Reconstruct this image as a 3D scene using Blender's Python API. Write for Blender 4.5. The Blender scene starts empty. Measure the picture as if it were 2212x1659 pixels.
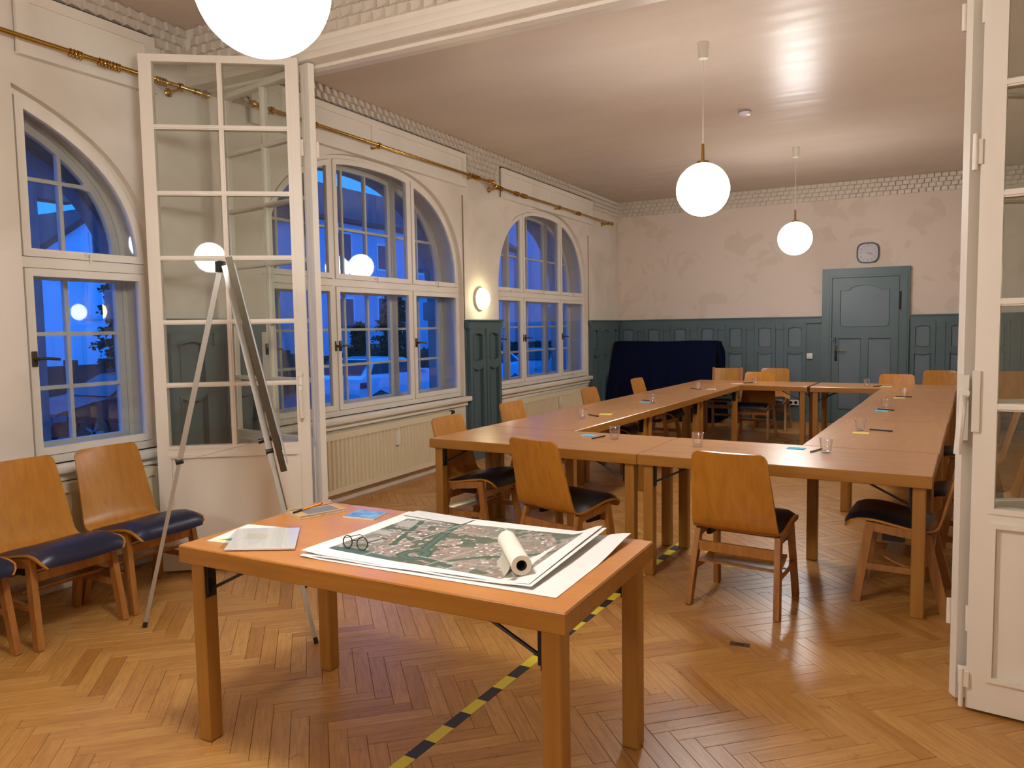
import bpy, bmesh, math, random
import numpy as np
from mathutils import Vector, Matrix
from mathutils.geometry import tessellate_polygon
random.seed(3)
S = bpy.context.scene
COL = S.collection
PI = math.pi

# ------------------------------------------------------------------ camera
XL, YB, YP, HC, XR = -4.478, 12.433, 3.763, 3.577, 1.64
CAMH = 1.508
fwd = Vector((-0.46490383, 0.88229994, -0.0735612))
rgt = Vector((0.88513255, 0.46506483, -0.015971))
upv = Vector((-0.02011952, 0.07253639, 0.99716281))
cd = bpy.data.cameras.new('camera'); cam = bpy.data.objects.new('camera', cd); COL.objects.link(cam)
cam.matrix_world = Matrix(((rgt.x, upv.x, -fwd.x, 0), (rgt.y, upv.y, -fwd.y, 0), (rgt.z, upv.z, -fwd.z, CAMH), (0, 0, 0, 1)))
cd.sensor_width = 36; cd.lens = 1650.73 / 2212 * 36; cd.clip_start = .05; cd.clip_end = 300
S.camera = cam
# ------------------------------------------------------------------ sky, view
w = bpy.data.worlds.new('world'); S.world = w; w.use_nodes = True
nt = w.node_tree; nt.nodes.clear()
wo = nt.nodes.new('ShaderNodeOutputWorld'); bg = nt.nodes.new('ShaderNodeBackground')
tc = nt.nodes.new('ShaderNodeTexCoord'); sx = nt.nodes.new('ShaderNodeSeparateXYZ'); cr = nt.nodes.new('ShaderNodeValToRGB')
nt.links.new(tc.outputs['Generated'], sx.inputs[0]); nt.links.new(sx.outputs['Z'], cr.inputs[0]); nt.links.new(cr.outputs[0], bg.inputs[0]); nt.links.new(bg.outputs[0], wo.inputs[0])
cr.color_ramp.elements[0].color = (.002, .058, .36, 1); cr.color_ramp.elements[1].color = (.004, .070, .36, 1)
SKY = 9.0
bg.inputs[1].default_value = SKY
GLOBE = 66      # radiance of the opal globes
SCONCE = 30.0
S.view_settings.view_transform = 'Standard'; S.view_settings.look = 'None'; S.view_settings.gamma = 1
S.view_settings.exposure = 0.0
S.view_settings.use_curve_mapping = False
try:
    S.cycles.max_bounces = 10; S.cycles.transparent_max_bounces = 24; S.cycles.transmission_bounces = 10
    S.cycles.sample_clamp_indirect = 6; S.cycles.caustics_refractive = False; S.cycles.caustics_reflective = False
except Exception: pass

# ------------------------------------------------------------------ materials
def lin(c):
    return tuple(((v / 255) / 12.92 if v / 255 <= .04045 else ((v / 255 + .055) / 1.055) ** 2.4) for v in c) + (1,)
MATS = {}
def mat(name, rgb, rough=.5, metal=0, spec=.5, coat=0, noise=None, bump=None, **kw):
    """noise=(scale xyz, amount, rgb2); bump=(scale xyz, strength, distance)"""
    if name in MATS: return MATS[name]
    m = bpy.data.materials.new(name); m.use_nodes = True; t = m.node_tree; b = t.nodes['Principled BSDF']
    b.inputs['Base Color'].default_value = lin(rgb); b.inputs['Roughness'].default_value = rough
    b.inputs['Metallic'].default_value = metal; b.inputs['Specular IOR Level'].default_value = spec
    b.inputs['Coat Weight'].default_value = coat; b.inputs['Coat Roughness'].default_value = kw.get('cr', .15)
    co = t.nodes.new('ShaderNodeTexCoord').outputs[kw.get('coord', 'Object')]
    def nz(sc, detail=4, dist=0.):
        mp = t.nodes.new('ShaderNodeMapping'); mp.inputs['Scale'].default_value = sc; t.links.new(co, mp.inputs[0])
        n = t.nodes.new('ShaderNodeTexNoise'); n.inputs['Scale'].default_value = 1; n.inputs['Detail'].default_value = detail; n.inputs['Distortion'].default_value = dist
        t.links.new(mp.outputs[0], n.inputs['Vector']); return n.outputs['Fac']
    if noise:
        sc, lo, hi, rgb2 = noise
        f = nz(sc, 5, kw.get('dist', 0)); r = t.nodes.new('ShaderNodeValToRGB')
        r.color_ramp.elements[0].position = lo; r.color_ramp.elements[1].position = hi
        r.color_ramp.elements[0].color = lin(rgb); r.color_ramp.elements[1].color = lin(rgb2)
        t.links.new(f, r.inputs[0]); t.links.new(r.outputs[0], b.inputs['Base Color'])
    if bump:
        sc, st, ds = bump
        f = nz(sc, kw.get('bdetail', 3)); bp = t.nodes.new('ShaderNodeBump'); bp.inputs['Strength'].default_value = st; bp.inputs['Distance'].default_value = ds
        t.links.new(f, bp.inputs['Height']); t.links.new(bp.outputs[0], b.inputs['Normal'])
    MATS[name] = m; return m
plaster = mat('plaster', (228, 218, 206), .75, noise=((1.1, 1.1, 1.4), .42, .62, (212, 202, 186)), bump=((5, 5, 5), .25, .02), dist=.6)
plaster_back = mat('plaster_back', (222, 206, 192), .7, noise=((2.2, 2.2, 2.4), .54, .60, (214, 198, 182)), bump=((4, 4, 4), .2, .02), dist=.9)
ceil_m = mat('ceiling_paint', (212, 195, 180), .34, spec=.12, bump=((.8, 4.2, 1), .35, .035), bdetail=1, noise=((.5, 1.2, 1), .35, .65, (204, 187, 170)))
paint = mat('white_gloss_paint', (230, 222, 208), .38, bump=((14, 14, 5), .12, .004), noise=((3, 3, 1), .5, .75, (222, 212, 196)))
stucco = mat('stucco', (226, 216, 202), .65, noise=((6, 6, 6), .4, .7, (212, 199, 178)))
green = mat('blue_green_paint', (82, 102, 106), .42, noise=((1.5, 1.5, 1.5), .4, .7, (76, 96, 100)))
green_lt = mat('blue_grey_panel_paint', (100, 114, 124), .42, noise=((2, 2, 2), .4, .7, (93, 108, 118)))
brass = mat('brass', (190, 150, 70), .22, metal=1)
bronze = mat('dark_bronze', (84, 76, 62), .4, metal=.8)
alu = mat('aluminium', (178, 176, 168), .38, metal=.65)
black = mat('black_plastic', (22, 20, 20), .45)
blackm = mat('black_metal', (24, 22, 24), .4, metal=.3)
chrome = mat('chrome', (200, 200, 200), .2, metal=1)
white = mat('white_plastic', (228, 222, 208), .4)
radm = mat('radiator_enamel', (226, 212, 180), .4)
paper = mat('paper', (236, 234, 228), .7)
dark_gap = mat('dark_gap', (60, 45, 32), .8)
socketm = mat('socket_white', (225, 222, 214), .35)

def wood(name, c1, c2, sc, rough=.35, coat=.3, c3=None):
    m = mat(name, c1, rough, coat=coat)
    t = m.node_tree; b = t.nodes['Principled BSDF']
    co = t.nodes.new('ShaderNodeTexCoord'); mp = t.nodes.new('ShaderNodeMapping'); mp.inputs['Scale'].default_value = sc
    oi = t.nodes.new('ShaderNodeObjectInfo'); ad = t.nodes.new('ShaderNodeVectorMath'); ad.operation = 'ADD'
    sc2 = t.nodes.new('ShaderNodeVectorMath'); sc2.operation = 'SCALE'; sc2.inputs['Scale'].default_value = 7
    cmb = t.nodes.new('ShaderNodeCombineXYZ')
    for i in range(3): t.links.new(oi.outputs['Random'], cmb.inputs[i])
    t.links.new(cmb.outputs[0], sc2.inputs[0])
    t.links.new(co.outputs['Object'], ad.inputs[0]); t.links.new(sc2.outputs[0], ad.inputs[1]); t.links.new(ad.outputs[0], mp.inputs[0])
    n = t.nodes.new('ShaderNodeTexNoise'); n.inputs['Scale'].default_value = 1; n.inputs['Detail'].default_value = 6; n.inputs['Distortion'].default_value = .5
    t.links.new(mp.outputs[0], n.inputs['Vector'])
    r = t.nodes.new('ShaderNodeValToRGB'); r.color_ramp.elements[0].position = .35; r.color_ramp.elements[1].position = .68
    r.color_ramp.elements[0].color = lin(c1); r.color_ramp.elements[1].color = lin(c2)
    t.links.new(n.outputs['Fac'], r.inputs[0]); t.links.new(r.outputs[0], b.inputs['Base Color'])
    return m
beech_v = wood('beech_shell', (184, 124, 42), (168, 108, 30), (26, 26, 2.2), .3, .4)
beech_leg = wood('beech_leg', (166, 112, 54), (146, 92, 40), (30, 30, 3), .38, .25)
beech_top = wood('beech_tabletop', (204, 148, 92), (192, 134, 78), (2.2, 16, 16), .3, .35)
beech_edge = wood('beech_table_edge', (166, 114, 44), (152, 101, 34), (2.2, 30, 30), .35, .3)
beech_tleg = wood('beech_table_leg', (164, 115, 48), (152, 102, 38), (30, 30, 2), .36, .3)
near_top = wood('near_tabletop', (206, 138, 70), (196, 126, 58), (2.2, 14, 14), .3, .4)
navy = mat('navy_leather', (20, 26, 54), .38, spec=.6, bump=((160, 160, 160), .12, .002))
blackl = mat('black_leather', (20, 20, 26), .42, spec=.5, bump=((160, 160, 160), .12, .002))
cloth = mat('navy_cloth', (26, 33, 64), .95, spec=.1, bump=((60, 60, 60), .2, .004))

def glassmat(name, tint=(255, 255, 255), boost=1.0):
    m = bpy.data.materials.new(name); m.use_nodes = True; t = m.node_tree; t.nodes.clear()
    o = t.nodes.new('ShaderNodeOutputMaterial'); mx = t.nodes.new('ShaderNodeMixShader'); tr = t.nodes.new('ShaderNodeBsdfTransparent')
    gl = t.nodes.new('ShaderNodeBsdfGlossy'); gl.inputs['Roughness'].default_value = .02; fr = t.nodes.new('ShaderNodeFresnel'); fr.inputs['IOR'].default_value = 1.5
    tr.inputs[0].default_value = lin(tint); mu = t.nodes.new('ShaderNodeMath'); mu.operation = 'MULTIPLY'; mu.inputs[1].default_value = boost
    ge = t.nodes.new('ShaderNodeNewGeometry'); ir = t.nodes.new('ShaderNodeMapRange'); ir.inputs[3].default_value = 1.5; ir.inputs[4].default_value = 1 / 1.5; t.links.new(ge.outputs['Backfacing'], ir.inputs[0]); t.links.new(ir.outputs[0], fr.inputs['IOR'])
    t.links.new(fr.outputs[0], mu.inputs[0]); t.links.new(mu.outputs[0], mx.inputs[0]); t.links.new(tr.outputs[0], mx.inputs[1]); t.links.new(gl.outputs[0], mx.inputs[2]); t.links.new(mx.outputs[0], o.inputs[0])
    MATS[name] = m; return m
pane_m = glassmat('window_glass', (246, 248, 246), 1.0)
tumbler_m = glassmat('tumbler_glass', (255, 255, 255), 2.6)
tb = mat('solid_glass', (255, 255, 255), 0).node_tree.nodes['Principled BSDF']; tb.inputs['Transmission Weight'].default_value = 1; tb.inputs['IOR'].default_value = 1.45; tb.inputs['Roughness'].default_value = 0.01

def emis(name, rgb, strength):
    m = bpy.data.materials.new(name); m.use_nodes = True; t = m.node_tree; b = t.nodes['Principled BSDF']
    b.inputs['Base Color'].default_value = (.8, .8, .8, 1); b.inputs['Emission Color'].default_value = rgb + (1,); b.inputs['Emission Strength'].default_value = strength
    MATS[name] = m; return m
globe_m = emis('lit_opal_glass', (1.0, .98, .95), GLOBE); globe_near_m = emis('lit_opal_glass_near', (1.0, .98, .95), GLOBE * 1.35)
sconce_m = emis('lit_sconce_glass', (1.0, .86, .50), SCONCE)

for gm_ in (globe_m, globe_near_m):      # emission graded down towards the top, added to keep the ceiling less bright
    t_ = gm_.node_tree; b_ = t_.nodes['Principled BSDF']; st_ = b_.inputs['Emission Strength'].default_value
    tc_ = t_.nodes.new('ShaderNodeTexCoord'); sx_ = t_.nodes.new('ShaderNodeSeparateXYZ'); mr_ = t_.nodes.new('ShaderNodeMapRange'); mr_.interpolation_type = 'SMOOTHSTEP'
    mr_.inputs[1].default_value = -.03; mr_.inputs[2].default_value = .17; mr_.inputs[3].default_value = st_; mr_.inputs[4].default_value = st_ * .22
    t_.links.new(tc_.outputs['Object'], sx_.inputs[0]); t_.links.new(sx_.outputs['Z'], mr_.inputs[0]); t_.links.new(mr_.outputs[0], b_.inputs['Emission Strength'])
def plank_mat():
    m = bpy.data.materials.new('oak_parquet'); m.use_nodes = True; t = m.node_tree; b = t.nodes['Principled BSDF']
    N = t.nodes.new; Lk = t.links.new
    uv = N('ShaderNodeUVMap'); uv.uv_map = 'UVMap'
    oi = N('ShaderNodeObjectInfo'); geo = N('ShaderNodeNewGeometry')
    ad = N('ShaderNodeMath'); ad.operation = 'ADD'; Lk(oi.outputs['Random'], ad.inputs[0]); Lk(geo.outputs['Random Per Island'], ad.inputs[1])
    fr = N('ShaderNodeMath'); fr.operation = 'FRACT'; Lk(ad.outputs[0], fr.inputs[0])
    r = N('ShaderNodeValToRGB'); els = r.color_ramp.elements
    els[0].position = 0; els[0].color = lin((170, 117, 57)); els[1].position = 1; els[1].color = lin((198, 149, 82))
    for pz, c in ((.12, (182, 131, 66)), (.45, (187, 136, 71)), (.8, (192, 142, 77))): e = els.new(pz); e.color = lin(c)
    Lk(fr.outputs[0], r.inputs[0])
    cmb = N('ShaderNodeCombineXYZ'); s9 = N('ShaderNodeMath'); s9.operation = 'MULTIPLY'; s9.inputs[1].default_value = 37
    Lk(fr.outputs[0], s9.inputs[0]); Lk(s9.outputs[0], cmb.inputs[0]); Lk(s9.outputs[0], cmb.inputs[1])
    va = N('ShaderNodeVectorMath'); va.operation = 'ADD'; Lk(uv.outputs[0], va.inputs[0]); Lk(cmb.outputs[0], va.inputs[1])
    mp = N('ShaderNodeMapping'); mp.inputs['Scale'].default_value = (6, 70, 1); Lk(va.outputs[0], mp.inputs[0])
    n = N('ShaderNodeTexNoise'); n.inputs['Scale'].default_value = 1; n.inputs['Detail'].default_value = 7; n.inputs['Distortion'].default_value = .8; Lk(mp.outputs[0], n.inputs['Vector'])
    g = N('ShaderNodeValToRGB'); g.color_ramp.elements[0].position = .36; g.color_ramp.elements[0].color = (.72, .66, .58, 1); g.color_ramp.elements[1].position = .6; g.color_ramp.elements[1].color = (1, 1, 1, 1)
    Lk(n.outputs['Fac'], g.inputs[0])
    mx = N('ShaderNodeMixRGB'); mx.blend_type = 'MULTIPLY'; mx.inputs[0].default_value = .75; Lk(r.outputs[0], mx.inputs[1]); Lk(g.outputs[0], mx.inputs[2])
    # wear: scattered dark scuffs
    n3 = N('ShaderNodeTexNoise'); n3.inputs['Scale'].default_value = 9; n3.inputs['Detail'].default_value = 9; n3.inputs['Roughness'].default_value = .75; Lk(geo.outputs['Position'], n3.inputs['Vector'])
    g3 = N('ShaderNodeValToRGB'); g3.color_ramp.elements[0].position = .34; g3.color_ramp.elements[0].color = (.62, .55, .48, 1); g3.color_ramp.elements[1].position = .42; g3.color_ramp.elements[1].color = (1, 1, 1, 1); Lk(n3.outputs['Fac'], g3.inputs[0])
    mx2 = N('ShaderNodeMixRGB'); mx2.blend_type = 'MULTIPLY'; mx2.inputs[0].default_value = .8; Lk(mx.outputs[0], mx2.inputs[1]); Lk(g3.outputs[0], mx2.inputs[2])
    Lk(mx2.outputs[0], b.inputs['Base Color'])
    rr = N('ShaderNodeMapRange'); rr.inputs[3].default_value = .22; rr.inputs[4].default_value = .42; Lk(n3.outputs['Fac'], rr.inputs[0]); Lk(rr.outputs[0], b.inputs['Roughness'])
    bp = N('ShaderNodeBump'); bp.inputs['Strength'].default_value = .25; bp.inputs['Distance'].default_value = .003; Lk(n3.outputs['Fac'], bp.inputs['Height']); Lk(bp.outputs[0], b.inputs['Normal'])
    MATS['oak_parquet'] = m; return m
oak = plank_mat()

# ------------------------------------------------------------------ helpers
def tag(o, label=None, cat=None, group=None, kind=None):
    if label: o['label'] = label
    if cat: o['category'] = cat
    if group: o['group'] = group
    if kind: o['kind'] = kind
    return o
def empty(name, loc=(0, 0, 0), rz=0, **kw):
    o = bpy.data.objects.new(name, None); COL.objects.link(o); o.location = loc; o.rotation_euler = (0, 0, rz); o.empty_display_size = .1
    return tag(o, **kw)
def link(name, me, m=None, parent=None, loc=None, **kw):
    o = bpy.data.objects.new(name, me); COL.objects.link(o)
    if m is not None and not me.materials: me.materials.append(m)
    if parent: o.parent = parent
    if loc is not None: o.location = loc
    return tag(o, **kw)
def fin(bm, name, smooth=False, angle=35):
    me = bpy.data.meshes.new(name); bmesh.ops.recalc_face_normals(bm, faces=bm.faces); bm.to_mesh(me); bm.free()
    if smooth:
        for p in me.polygons: p.use_smooth = True
        try: me.set_sharp_from_angle(angle=math.radians(angle))
        except Exception: pass
    return me
def box(bm, x0, x1, y0, y1, z0, z1, M=None):
    vs = [bm.verts.new((x, y, z)) for x in (x0, x1) for y in (y0, y1) for z in (z0, z1)]
    if M is not None:
        for v in vs: v.co = M @ v.co
    q = [(0, 1, 3, 2), (4, 6, 7, 5), (0, 4, 5, 1), (2, 3, 7, 6), (0, 2, 6, 4), (1, 5, 7, 3)]
    return [bm.faces.new([vs[i] for i in f]) for f in q]
def bevel(bm, r, seg=2):
    bmesh.ops.bevel(bm, geom=list(bm.edges), offset=r, segments=seg, affect='EDGES', profile=.5)
def boxo(name, dims, m, parent=None, bev=0, **kw):
    bm = bmesh.new(); box(bm, *dims)
    if bev: bevel(bm, bev)
    return link(name, fin(bm, name, bev > 0), m, parent, **kw)
def bar(bm, a, b, wd, ht, up=(0, 0, 1)):
    """box along a->b, wd across, ht along 'up'"""
    a = Vector(a); b = Vector(b); d = (b - a).normalized(); u = Vector(up); s = d.cross(u).normalized(); u = s.cross(d)
    vs = [bm.verts.new(p + s * (wd / 2) * i + u * (ht / 2) * j) for p in (a, b) for i in (-1, 1) for j in (-1, 1)]
    for f in [(0, 1, 3, 2), (4, 6, 7, 5), (0, 4, 5, 1), (2, 3, 7, 6), (0, 2, 6, 4), (1, 5, 7, 3)]: bm.faces.new([vs[i] for i in f])
def cyl(bm, a, b, r, r2=None, n=12, caps=True):
    a = Vector(a); b = Vector(b); d = (b - a).normalized(); s = d.orthogonal().normalized(); u = d.cross(s); r2 = r if r2 is None else r2
    A = [bm.verts.new(a + (s * math.cos(2 * PI * i / n) + u * math.sin(2 * PI * i / n)) * r) for i in range(n)]
    B = [bm.verts.new(b + (s * math.cos(2 * PI * i / n) + u * math.sin(2 * PI * i / n)) * r2) for i in range(n)]
    for i in range(n): bm.faces.new((A[i], A[(i + 1) % n], B[(i + 1) % n], B[i]))
    if caps: bm.faces.new(A[::-1]); bm.faces.new(B)
def tube(bm, pts, r, n=8):
    pts = [Vector(p) for p in pts]; rings = []
    for i, p in enumerate(pts):
        d = (pts[min(i + 1, len(pts) - 1)] - pts[max(i - 1, 0)]).normalized()
        s = d.cross(Vector((0.3, 0.1, 1))).normalized(); u = d.cross(s)
        rings.append([bm.verts.new(p + (s * math.cos(2 * PI * k / n) + u * math.sin(2 * PI * k / n)) * r) for k in range(n)])
    for a, b in zip(rings, rings[1:]):
        for k in range(n): bm.faces.new((a[k], a[(k + 1) % n], b[(k + 1) % n], b[k]))
    bm.faces.new(rings[0][::-1]); bm.faces.new(rings[-1])
def lathe(bm, prof, n=32, M=None, closed=False):
    rings = []
    for r, z in prof:
        if r < 1e-6: rings.append([bm.verts.new((0, 0, z))])
        else: rings.append([bm.verts.new((r * math.cos(2 * PI * k / n), r * math.sin(2 * PI * k / n), z)) for k in range(n)])
    for a, b in zip(rings, rings[1:]):
        for k in range(n):
            k2 = (k + 1) % n
            if len(a) == 1 and len(b) == 1: continue
            if len(a) == 1: bm.faces.new((a[0], b[k2], b[k]))
            elif len(b) == 1: bm.faces.new((a[k], a[k2], b[0]))
            else: bm.faces.new((a[k], a[k2], b[k2], b[k]))
    if M is not None:
        for rg in rings:
            for v in rg: v.co = M @ v.co
def frameM(o, u, v):
    u = Vector(u).normalized(); v = Vector(v).normalized(); w_ = u.cross(v)
    return Matrix(((u.x, v.x, w_.x, o[0]), (u.y, v.y, w_.y, o[1]), (u.z, v.z, w_.z, o[2]), (0, 0, 0, 1)))
ML = lambda x: frameM((x, 0, 0), (0, 1, 0), (0, 0, 1))       # left wall: (y, z) with thickness along +x
MB = lambda y: frameM((0, y, 0), (1, 0, 0), (0, 0, 1))       # back wall: (x, z) with thickness along -y
def plate_bm(bm, outline, holes, t0, t1, M):
    loops = [outline] + list(holes)
    flat = [p for l in loops for p in l]
    tris = tessellate_polygon([[Vector((p[0], p[1], 0)) for p in l] for l in loops])
    F = [bm.verts.new(M @ Vector((p[0], p[1], t1))) for p in flat]
    B = [bm.verts.new(M @ Vector((p[0], p[1], t0))) for p in flat]
    for a, b, c in tris:
        try: bm.faces.new((F[a], F[b], F[c])); bm.faces.new((B[c], B[b], B[a]))
        except ValueError: pass
    i = 0
    for l in loops:
        n = len(l)
        for k in range(n):
            a, b = i + k, i + (k + 1) % n
            try: bm.faces.new((F[a], F[b], B[b], B[a]))
            except ValueError: pass
        i += n
def plate(name, outline, holes, t0, t1, M, m, parent=None, **kw):
    bm = bmesh.new(); plate_bm(bm, outline, holes, t0, t1, M)
    return link(name, fin(bm, name), m, parent, **kw)
rect = lambda a, b, c, d: [(a, c), (b, c), (b, d), (a, d)]

# ------------------------------------------------------------------ floor: herringbone parquet
floor = empty('floor', kind='structure')
boxo('floor_slab', (-5.0, XR + .3, -4.2, YB + .3, -.2, -.012), dark_gap, floor)
th0 = math.radians(42.4); U1 = Vector((math.cos(th0), math.sin(th0), 0)); U2 = Vector((math.sin(th0), -math.cos(th0), 0))
PW, PL = .069, .40
def plank_mesh(name, items):
    vs, fs, uvs = [], [], []
    g = .0006
    for (o, d, s, ln, wd) in items:
        b = len(vs)
        for zz, e in ((-.011, g), (-.0012, g), (0, g + .0012)):
            for (i, j) in ((0, 0), (1, 0), (1, 1), (0, 1)):
                p = o + d * (e + i * (ln - 2 * e)) + s * (e + j * (wd - 2 * e)); vs.append((p.x, p.y, p.z + zz))
        flip = d.cross(s).z < 0
        q = [(8, 9, 10, 11)] + [(a + k, a + (k + 1) % 4, a + 4 + (k + 1) % 4, a + 4 + k) for a in (0, 4) for k in range(4)]
        for f in q: fs.append([b + x for x in (f[::-1] if flip else f)])
    me = bpy.data.meshes.new(name); me.from_pydata(vs, [], fs)
    uvl = me.uv_layers.new(name='UVMap'); V = np.array(vs)
    per = 12
    data = []
    for poly in me.polygons:
        it = items[poly.vertices[0] // per]; o, d, s, ln, wd = it
        for vi in poly.vertices:
            p = Vector(vs[vi]) - o; data += [p.dot(d), p.dot(s)]
    uvl.data.foreach_set('uv', data)
    me.materials.append(oak); return me
P0 = Vector((-2.268, 2.191, 0)); t1 = (U1 + U2) * PW; t2 = (U1 - U2) * PL
planks = []
for i in range(-110, 110):
    for j in range(-14, 22):
        P = P0 + t1 * i + t2 * j
        for kind in (0, 1):
            o, d, s = (P, U1, U2) if kind else (P, U2, -U1)
            c = o + d * PL / 2 + s * PW / 2
            if -4.6 < c.x < XR + .15 and -.9 < c.y < YB + .15: planks.append((o.copy(), d, s, c))
def vis(c):
    q = c - Vector((0, 0, CAMH)); z = q.dot(fwd)
    if z < .3: return -1
    u = q.dot(rgt) / z * 1650.7; v = q.dot(upv) / z * 1650.7
    if abs(u) > 1126 or abs(v) > 850: return -1
    return 1 / z ** 3
planks.sort(key=lambda k: -vis(k[3]))
meshes = [plank_mesh('plank_' + 'ab'[k], [(Vector((0, 0, 0)), d, s, PL, PW)]) for k, (d, s) in enumerate(((U1, U2), (U2, -U1)))]
for o, d, s, c in planks[:290]:
    ob = link('plank', meshes[0 if d == U1 else 1], None, floor, loc=(o.x, o.y, random.uniform(-.0007, .0003)))
link('parquet', plank_mesh('parquet', [(Vector((o.x, o.y, random.uniform(-.0007, .0003))), d, s, PL, PW) for o, d, s, c in planks[290:]]), None, floor, kind='stuff')
rear = mat('rear_floor', (192, 142, 82), .35)
boxo('rear_boards', (-4.478, XR, -4, -.75, -.012, 0), rear, floor)

# ------------------------------------------------------------------ ceiling
ceiling = link('ceiling', (lambda bm: (box(bm, -4.9, XR + .2, -4.1, YB + .1, HC, HC + .1), fin(bm, 'ceiling'))[1])(bmesh.new()), ceil_m, kind='structure')

# ------------------------------------------------------------------ arches
def archz(y, A, ins=0):
    c, a, zc, b, n = A; a -= ins; b -= ins; r = abs((y - c) / a)
    return zc if r >= 1 else zc + b * (1 - r ** n) ** (1 / n)
def region(y0, y1, z0, z1, A=None, ins=0, n=22):
    if A is None: return rect(y0, y1, z0, z1)
    c, a = A[0], A[1] - ins
    y0, y1 = max(y0, c - a), min(y1, c + a)
    pts = [(y0, z0), (y1, z0)]
    ys = sorted({y0, y1} | {c + a * math.sin(PI / 2 * (k / n)) for k in range(-n, n + 1) if y0 < c + a * math.sin(PI / 2 * (k / n)) < y1}, reverse=True)
    top = [(y, min(z1, archz(y, A, ins))) for y in ys]
    if top[0][1] - z0 < 1e-4: top = top[1:] if abs(top[0][0] - y1) < 1e-6 else top
    if top[-1][1] - z0 < 1e-4: top = top[:-1]
    if top and abs(top[-1][0] - y0) > 1e-6 and abs(archz(y0, A, ins) - z0) > 1e-3: pass
    out = pts + top
    res = [out[0]]
    for q in out[1:]:
        if (q[0] - res[-1][0]) ** 2 + (q[1] - res[-1][1]) ** 2 > 1e-8: res.append(q)
    return res
A0 = (1.09, 2.33, 1.93, 1.15, 2.5); A1 = (5.86, 1.49, 1.93, 1.15, 2.5); A2 = (9.60, 1.42, 1.93, 1.15, 2.5)
WIN = [dict(A=A0, ys=[2.575, 3.42], cols=[2]), dict(A=A1, ys=[4.38, 5.265, 6.44, 7.35], cols=[2, 3, 2]), dict(A=A2, ys=[8.18, 8.93, 10.12, 11.02], cols=[2, 2, 2])]
SILL = .745
wl = empty('wall_left', kind='structure')
holes = [region(W['ys'][0], W['ys'][-1], SILL, 9, W['A']) for W in WIN]
plate('inner_leaf', rect(-4, YB + .2, -.1, HC + .05), holes, -.36, 0, ML(XL), plaster, wl)
# outer arcade in front of the windows
arc = empty('wall_arcade', kind='structure')
O = [(2.45, 1.48, 1.62, 1.32, 2.3), (6.68, 1.72, 1.72, 1.5, 2.3), (10.6, 1.65, 1.72, 1.5, 2.3)]
stone = mat('arcade_stone', (150, 148, 146), .9, noise=((3, 3, 3), .4, .7, (134, 132, 130)))
plate('arcade_front', rect(-3, 16, -.78, 4.4), [region(o[0] - o[1], o[0] + o[1], -.3, 9, o) for o in O], -.16, 0, ML(-5.5), stone, arc)
for o in O:
    for yy in (o[0] - o[1] - .06, o[0] + o[1] + .0):
        boxo('capital', (-5.72, -5.44, yy - .03, yy + .13, 1.62, 1.86), stone, arc, .02)
boxo('arcade_soffit', (-5.72, -4.85, -3, 16, 3.62, 3.8), stone, arc)
boxo('arcade_floor', (-5.72, -4.85, -3, 16, -.9, -.1), stone, arc)

# remaining room shell
wb = empty('wall_back', kind='structure')
boxo('plaster_face', (XL - .3, XR + .3, YB, YB + .3, -.1, HC + .05), plaster_back, wb)
boxo('wall_right', (XR, XR + .3, -4, YB + .2, -.1, HC + .05), plaster, kind='structure')
boxo('wall_rear', (-4.8, XR + .3, -4.2, -4, -.1, HC + .05), plaster, kind='structure')
wp = empty('wall_partition', kind='structure')
HL = 3.19
boxo('beam', (XL, XR, YP, YP + .24, HL + .03, HC + .02), paint, wp)
boxo('architrave', (XL, XR, YP - .02, YP + .26, HL, HL + .05), paint, wp, .006)
boxo('fascia', (XL, XR, YP - .012, YP + .01, HL + .05, HL + .10), paint, wp, .004)
boxo('track', (XL, XR, YP + .09, YP + .15, HL - .02, HL + .01), paint, wp)
boxo('stub', (1.22, XR, YP, YP + .24, 0, HL + .03), plaster, wp)
boxo('jamb', (1.17, 1.23, YP - .02, YP + .26, 0, HL), paint, wp, .006)

# ------------------------------------------------------------------ cornices of little stepped blocks
def block_mesh(wd, ht, dp, flip=False):
    bm = bmesh.new(); f = box(bm, .005, wd - .005, 0, dp, .005, ht - .004)
    for v in bm.verts:
        if v.co.y > dp / 2:
            if (v.co.x > wd / 2) != flip: v.co.y -= dp * .62
            if v.co.z > ht / 2: v.co.y -= dp * .25
    return fin(bm, 'block')
BW, BH = .09, .064
bmesh_block = block_mesh(BW, BH, .042); bmesh_block.materials.append(stucco); bmesh_block_r = block_mesh(BW, BH, .048, True); bmesh_block_r.materials.append(stucco)
def cornice(idx, label, runs):
    """runs: (start point, unit direction, outward normal angle, length, ztop, rows)"""
    t = empty('trim_%d' % idx, kind='structure', label=label); n = 0; extra = []
    for (x, y, rz, ln, zt, rows) in runs:
        for r in range(rows):
            k = 0; off = (r * .36 * BW) % BW
            while off + (k + 1) * BW <= ln + 1e-6:
                lx = off + k * BW; c, s = math.cos(rz), math.sin(rz)
                px, py = x + c * lx, y + s * lx
                if n < 298:
                    o = link('block', bmesh_block if rz > 0 else bmesh_block_r, None, t, loc=(px, py, zt - (r + 1) * BH)); o.rotation_euler = (0, 0, rz)
                else: extra.append((px, py, zt - (r + 1) * BH, rz))
                n += 1; k += 1
    if extra:
        bm = bmesh.new()
        for px, py, pz, rz in extra:
            M = Matrix.Translation((px, py, pz)) @ Matrix.Rotation(rz, 4, 'Z'); b2 = bmesh.new(); b2.from_mesh(bmesh_block)
            mp = {v: bm.verts.new(M @ v.co) for v in b2.verts}
            for f in b2.faces: bm.faces.new([mp[v] for v in f.verts])
            b2.free()
        link('small_blocks', fin(bm, 'small_blocks'), stucco, t, kind='stuff')
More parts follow.
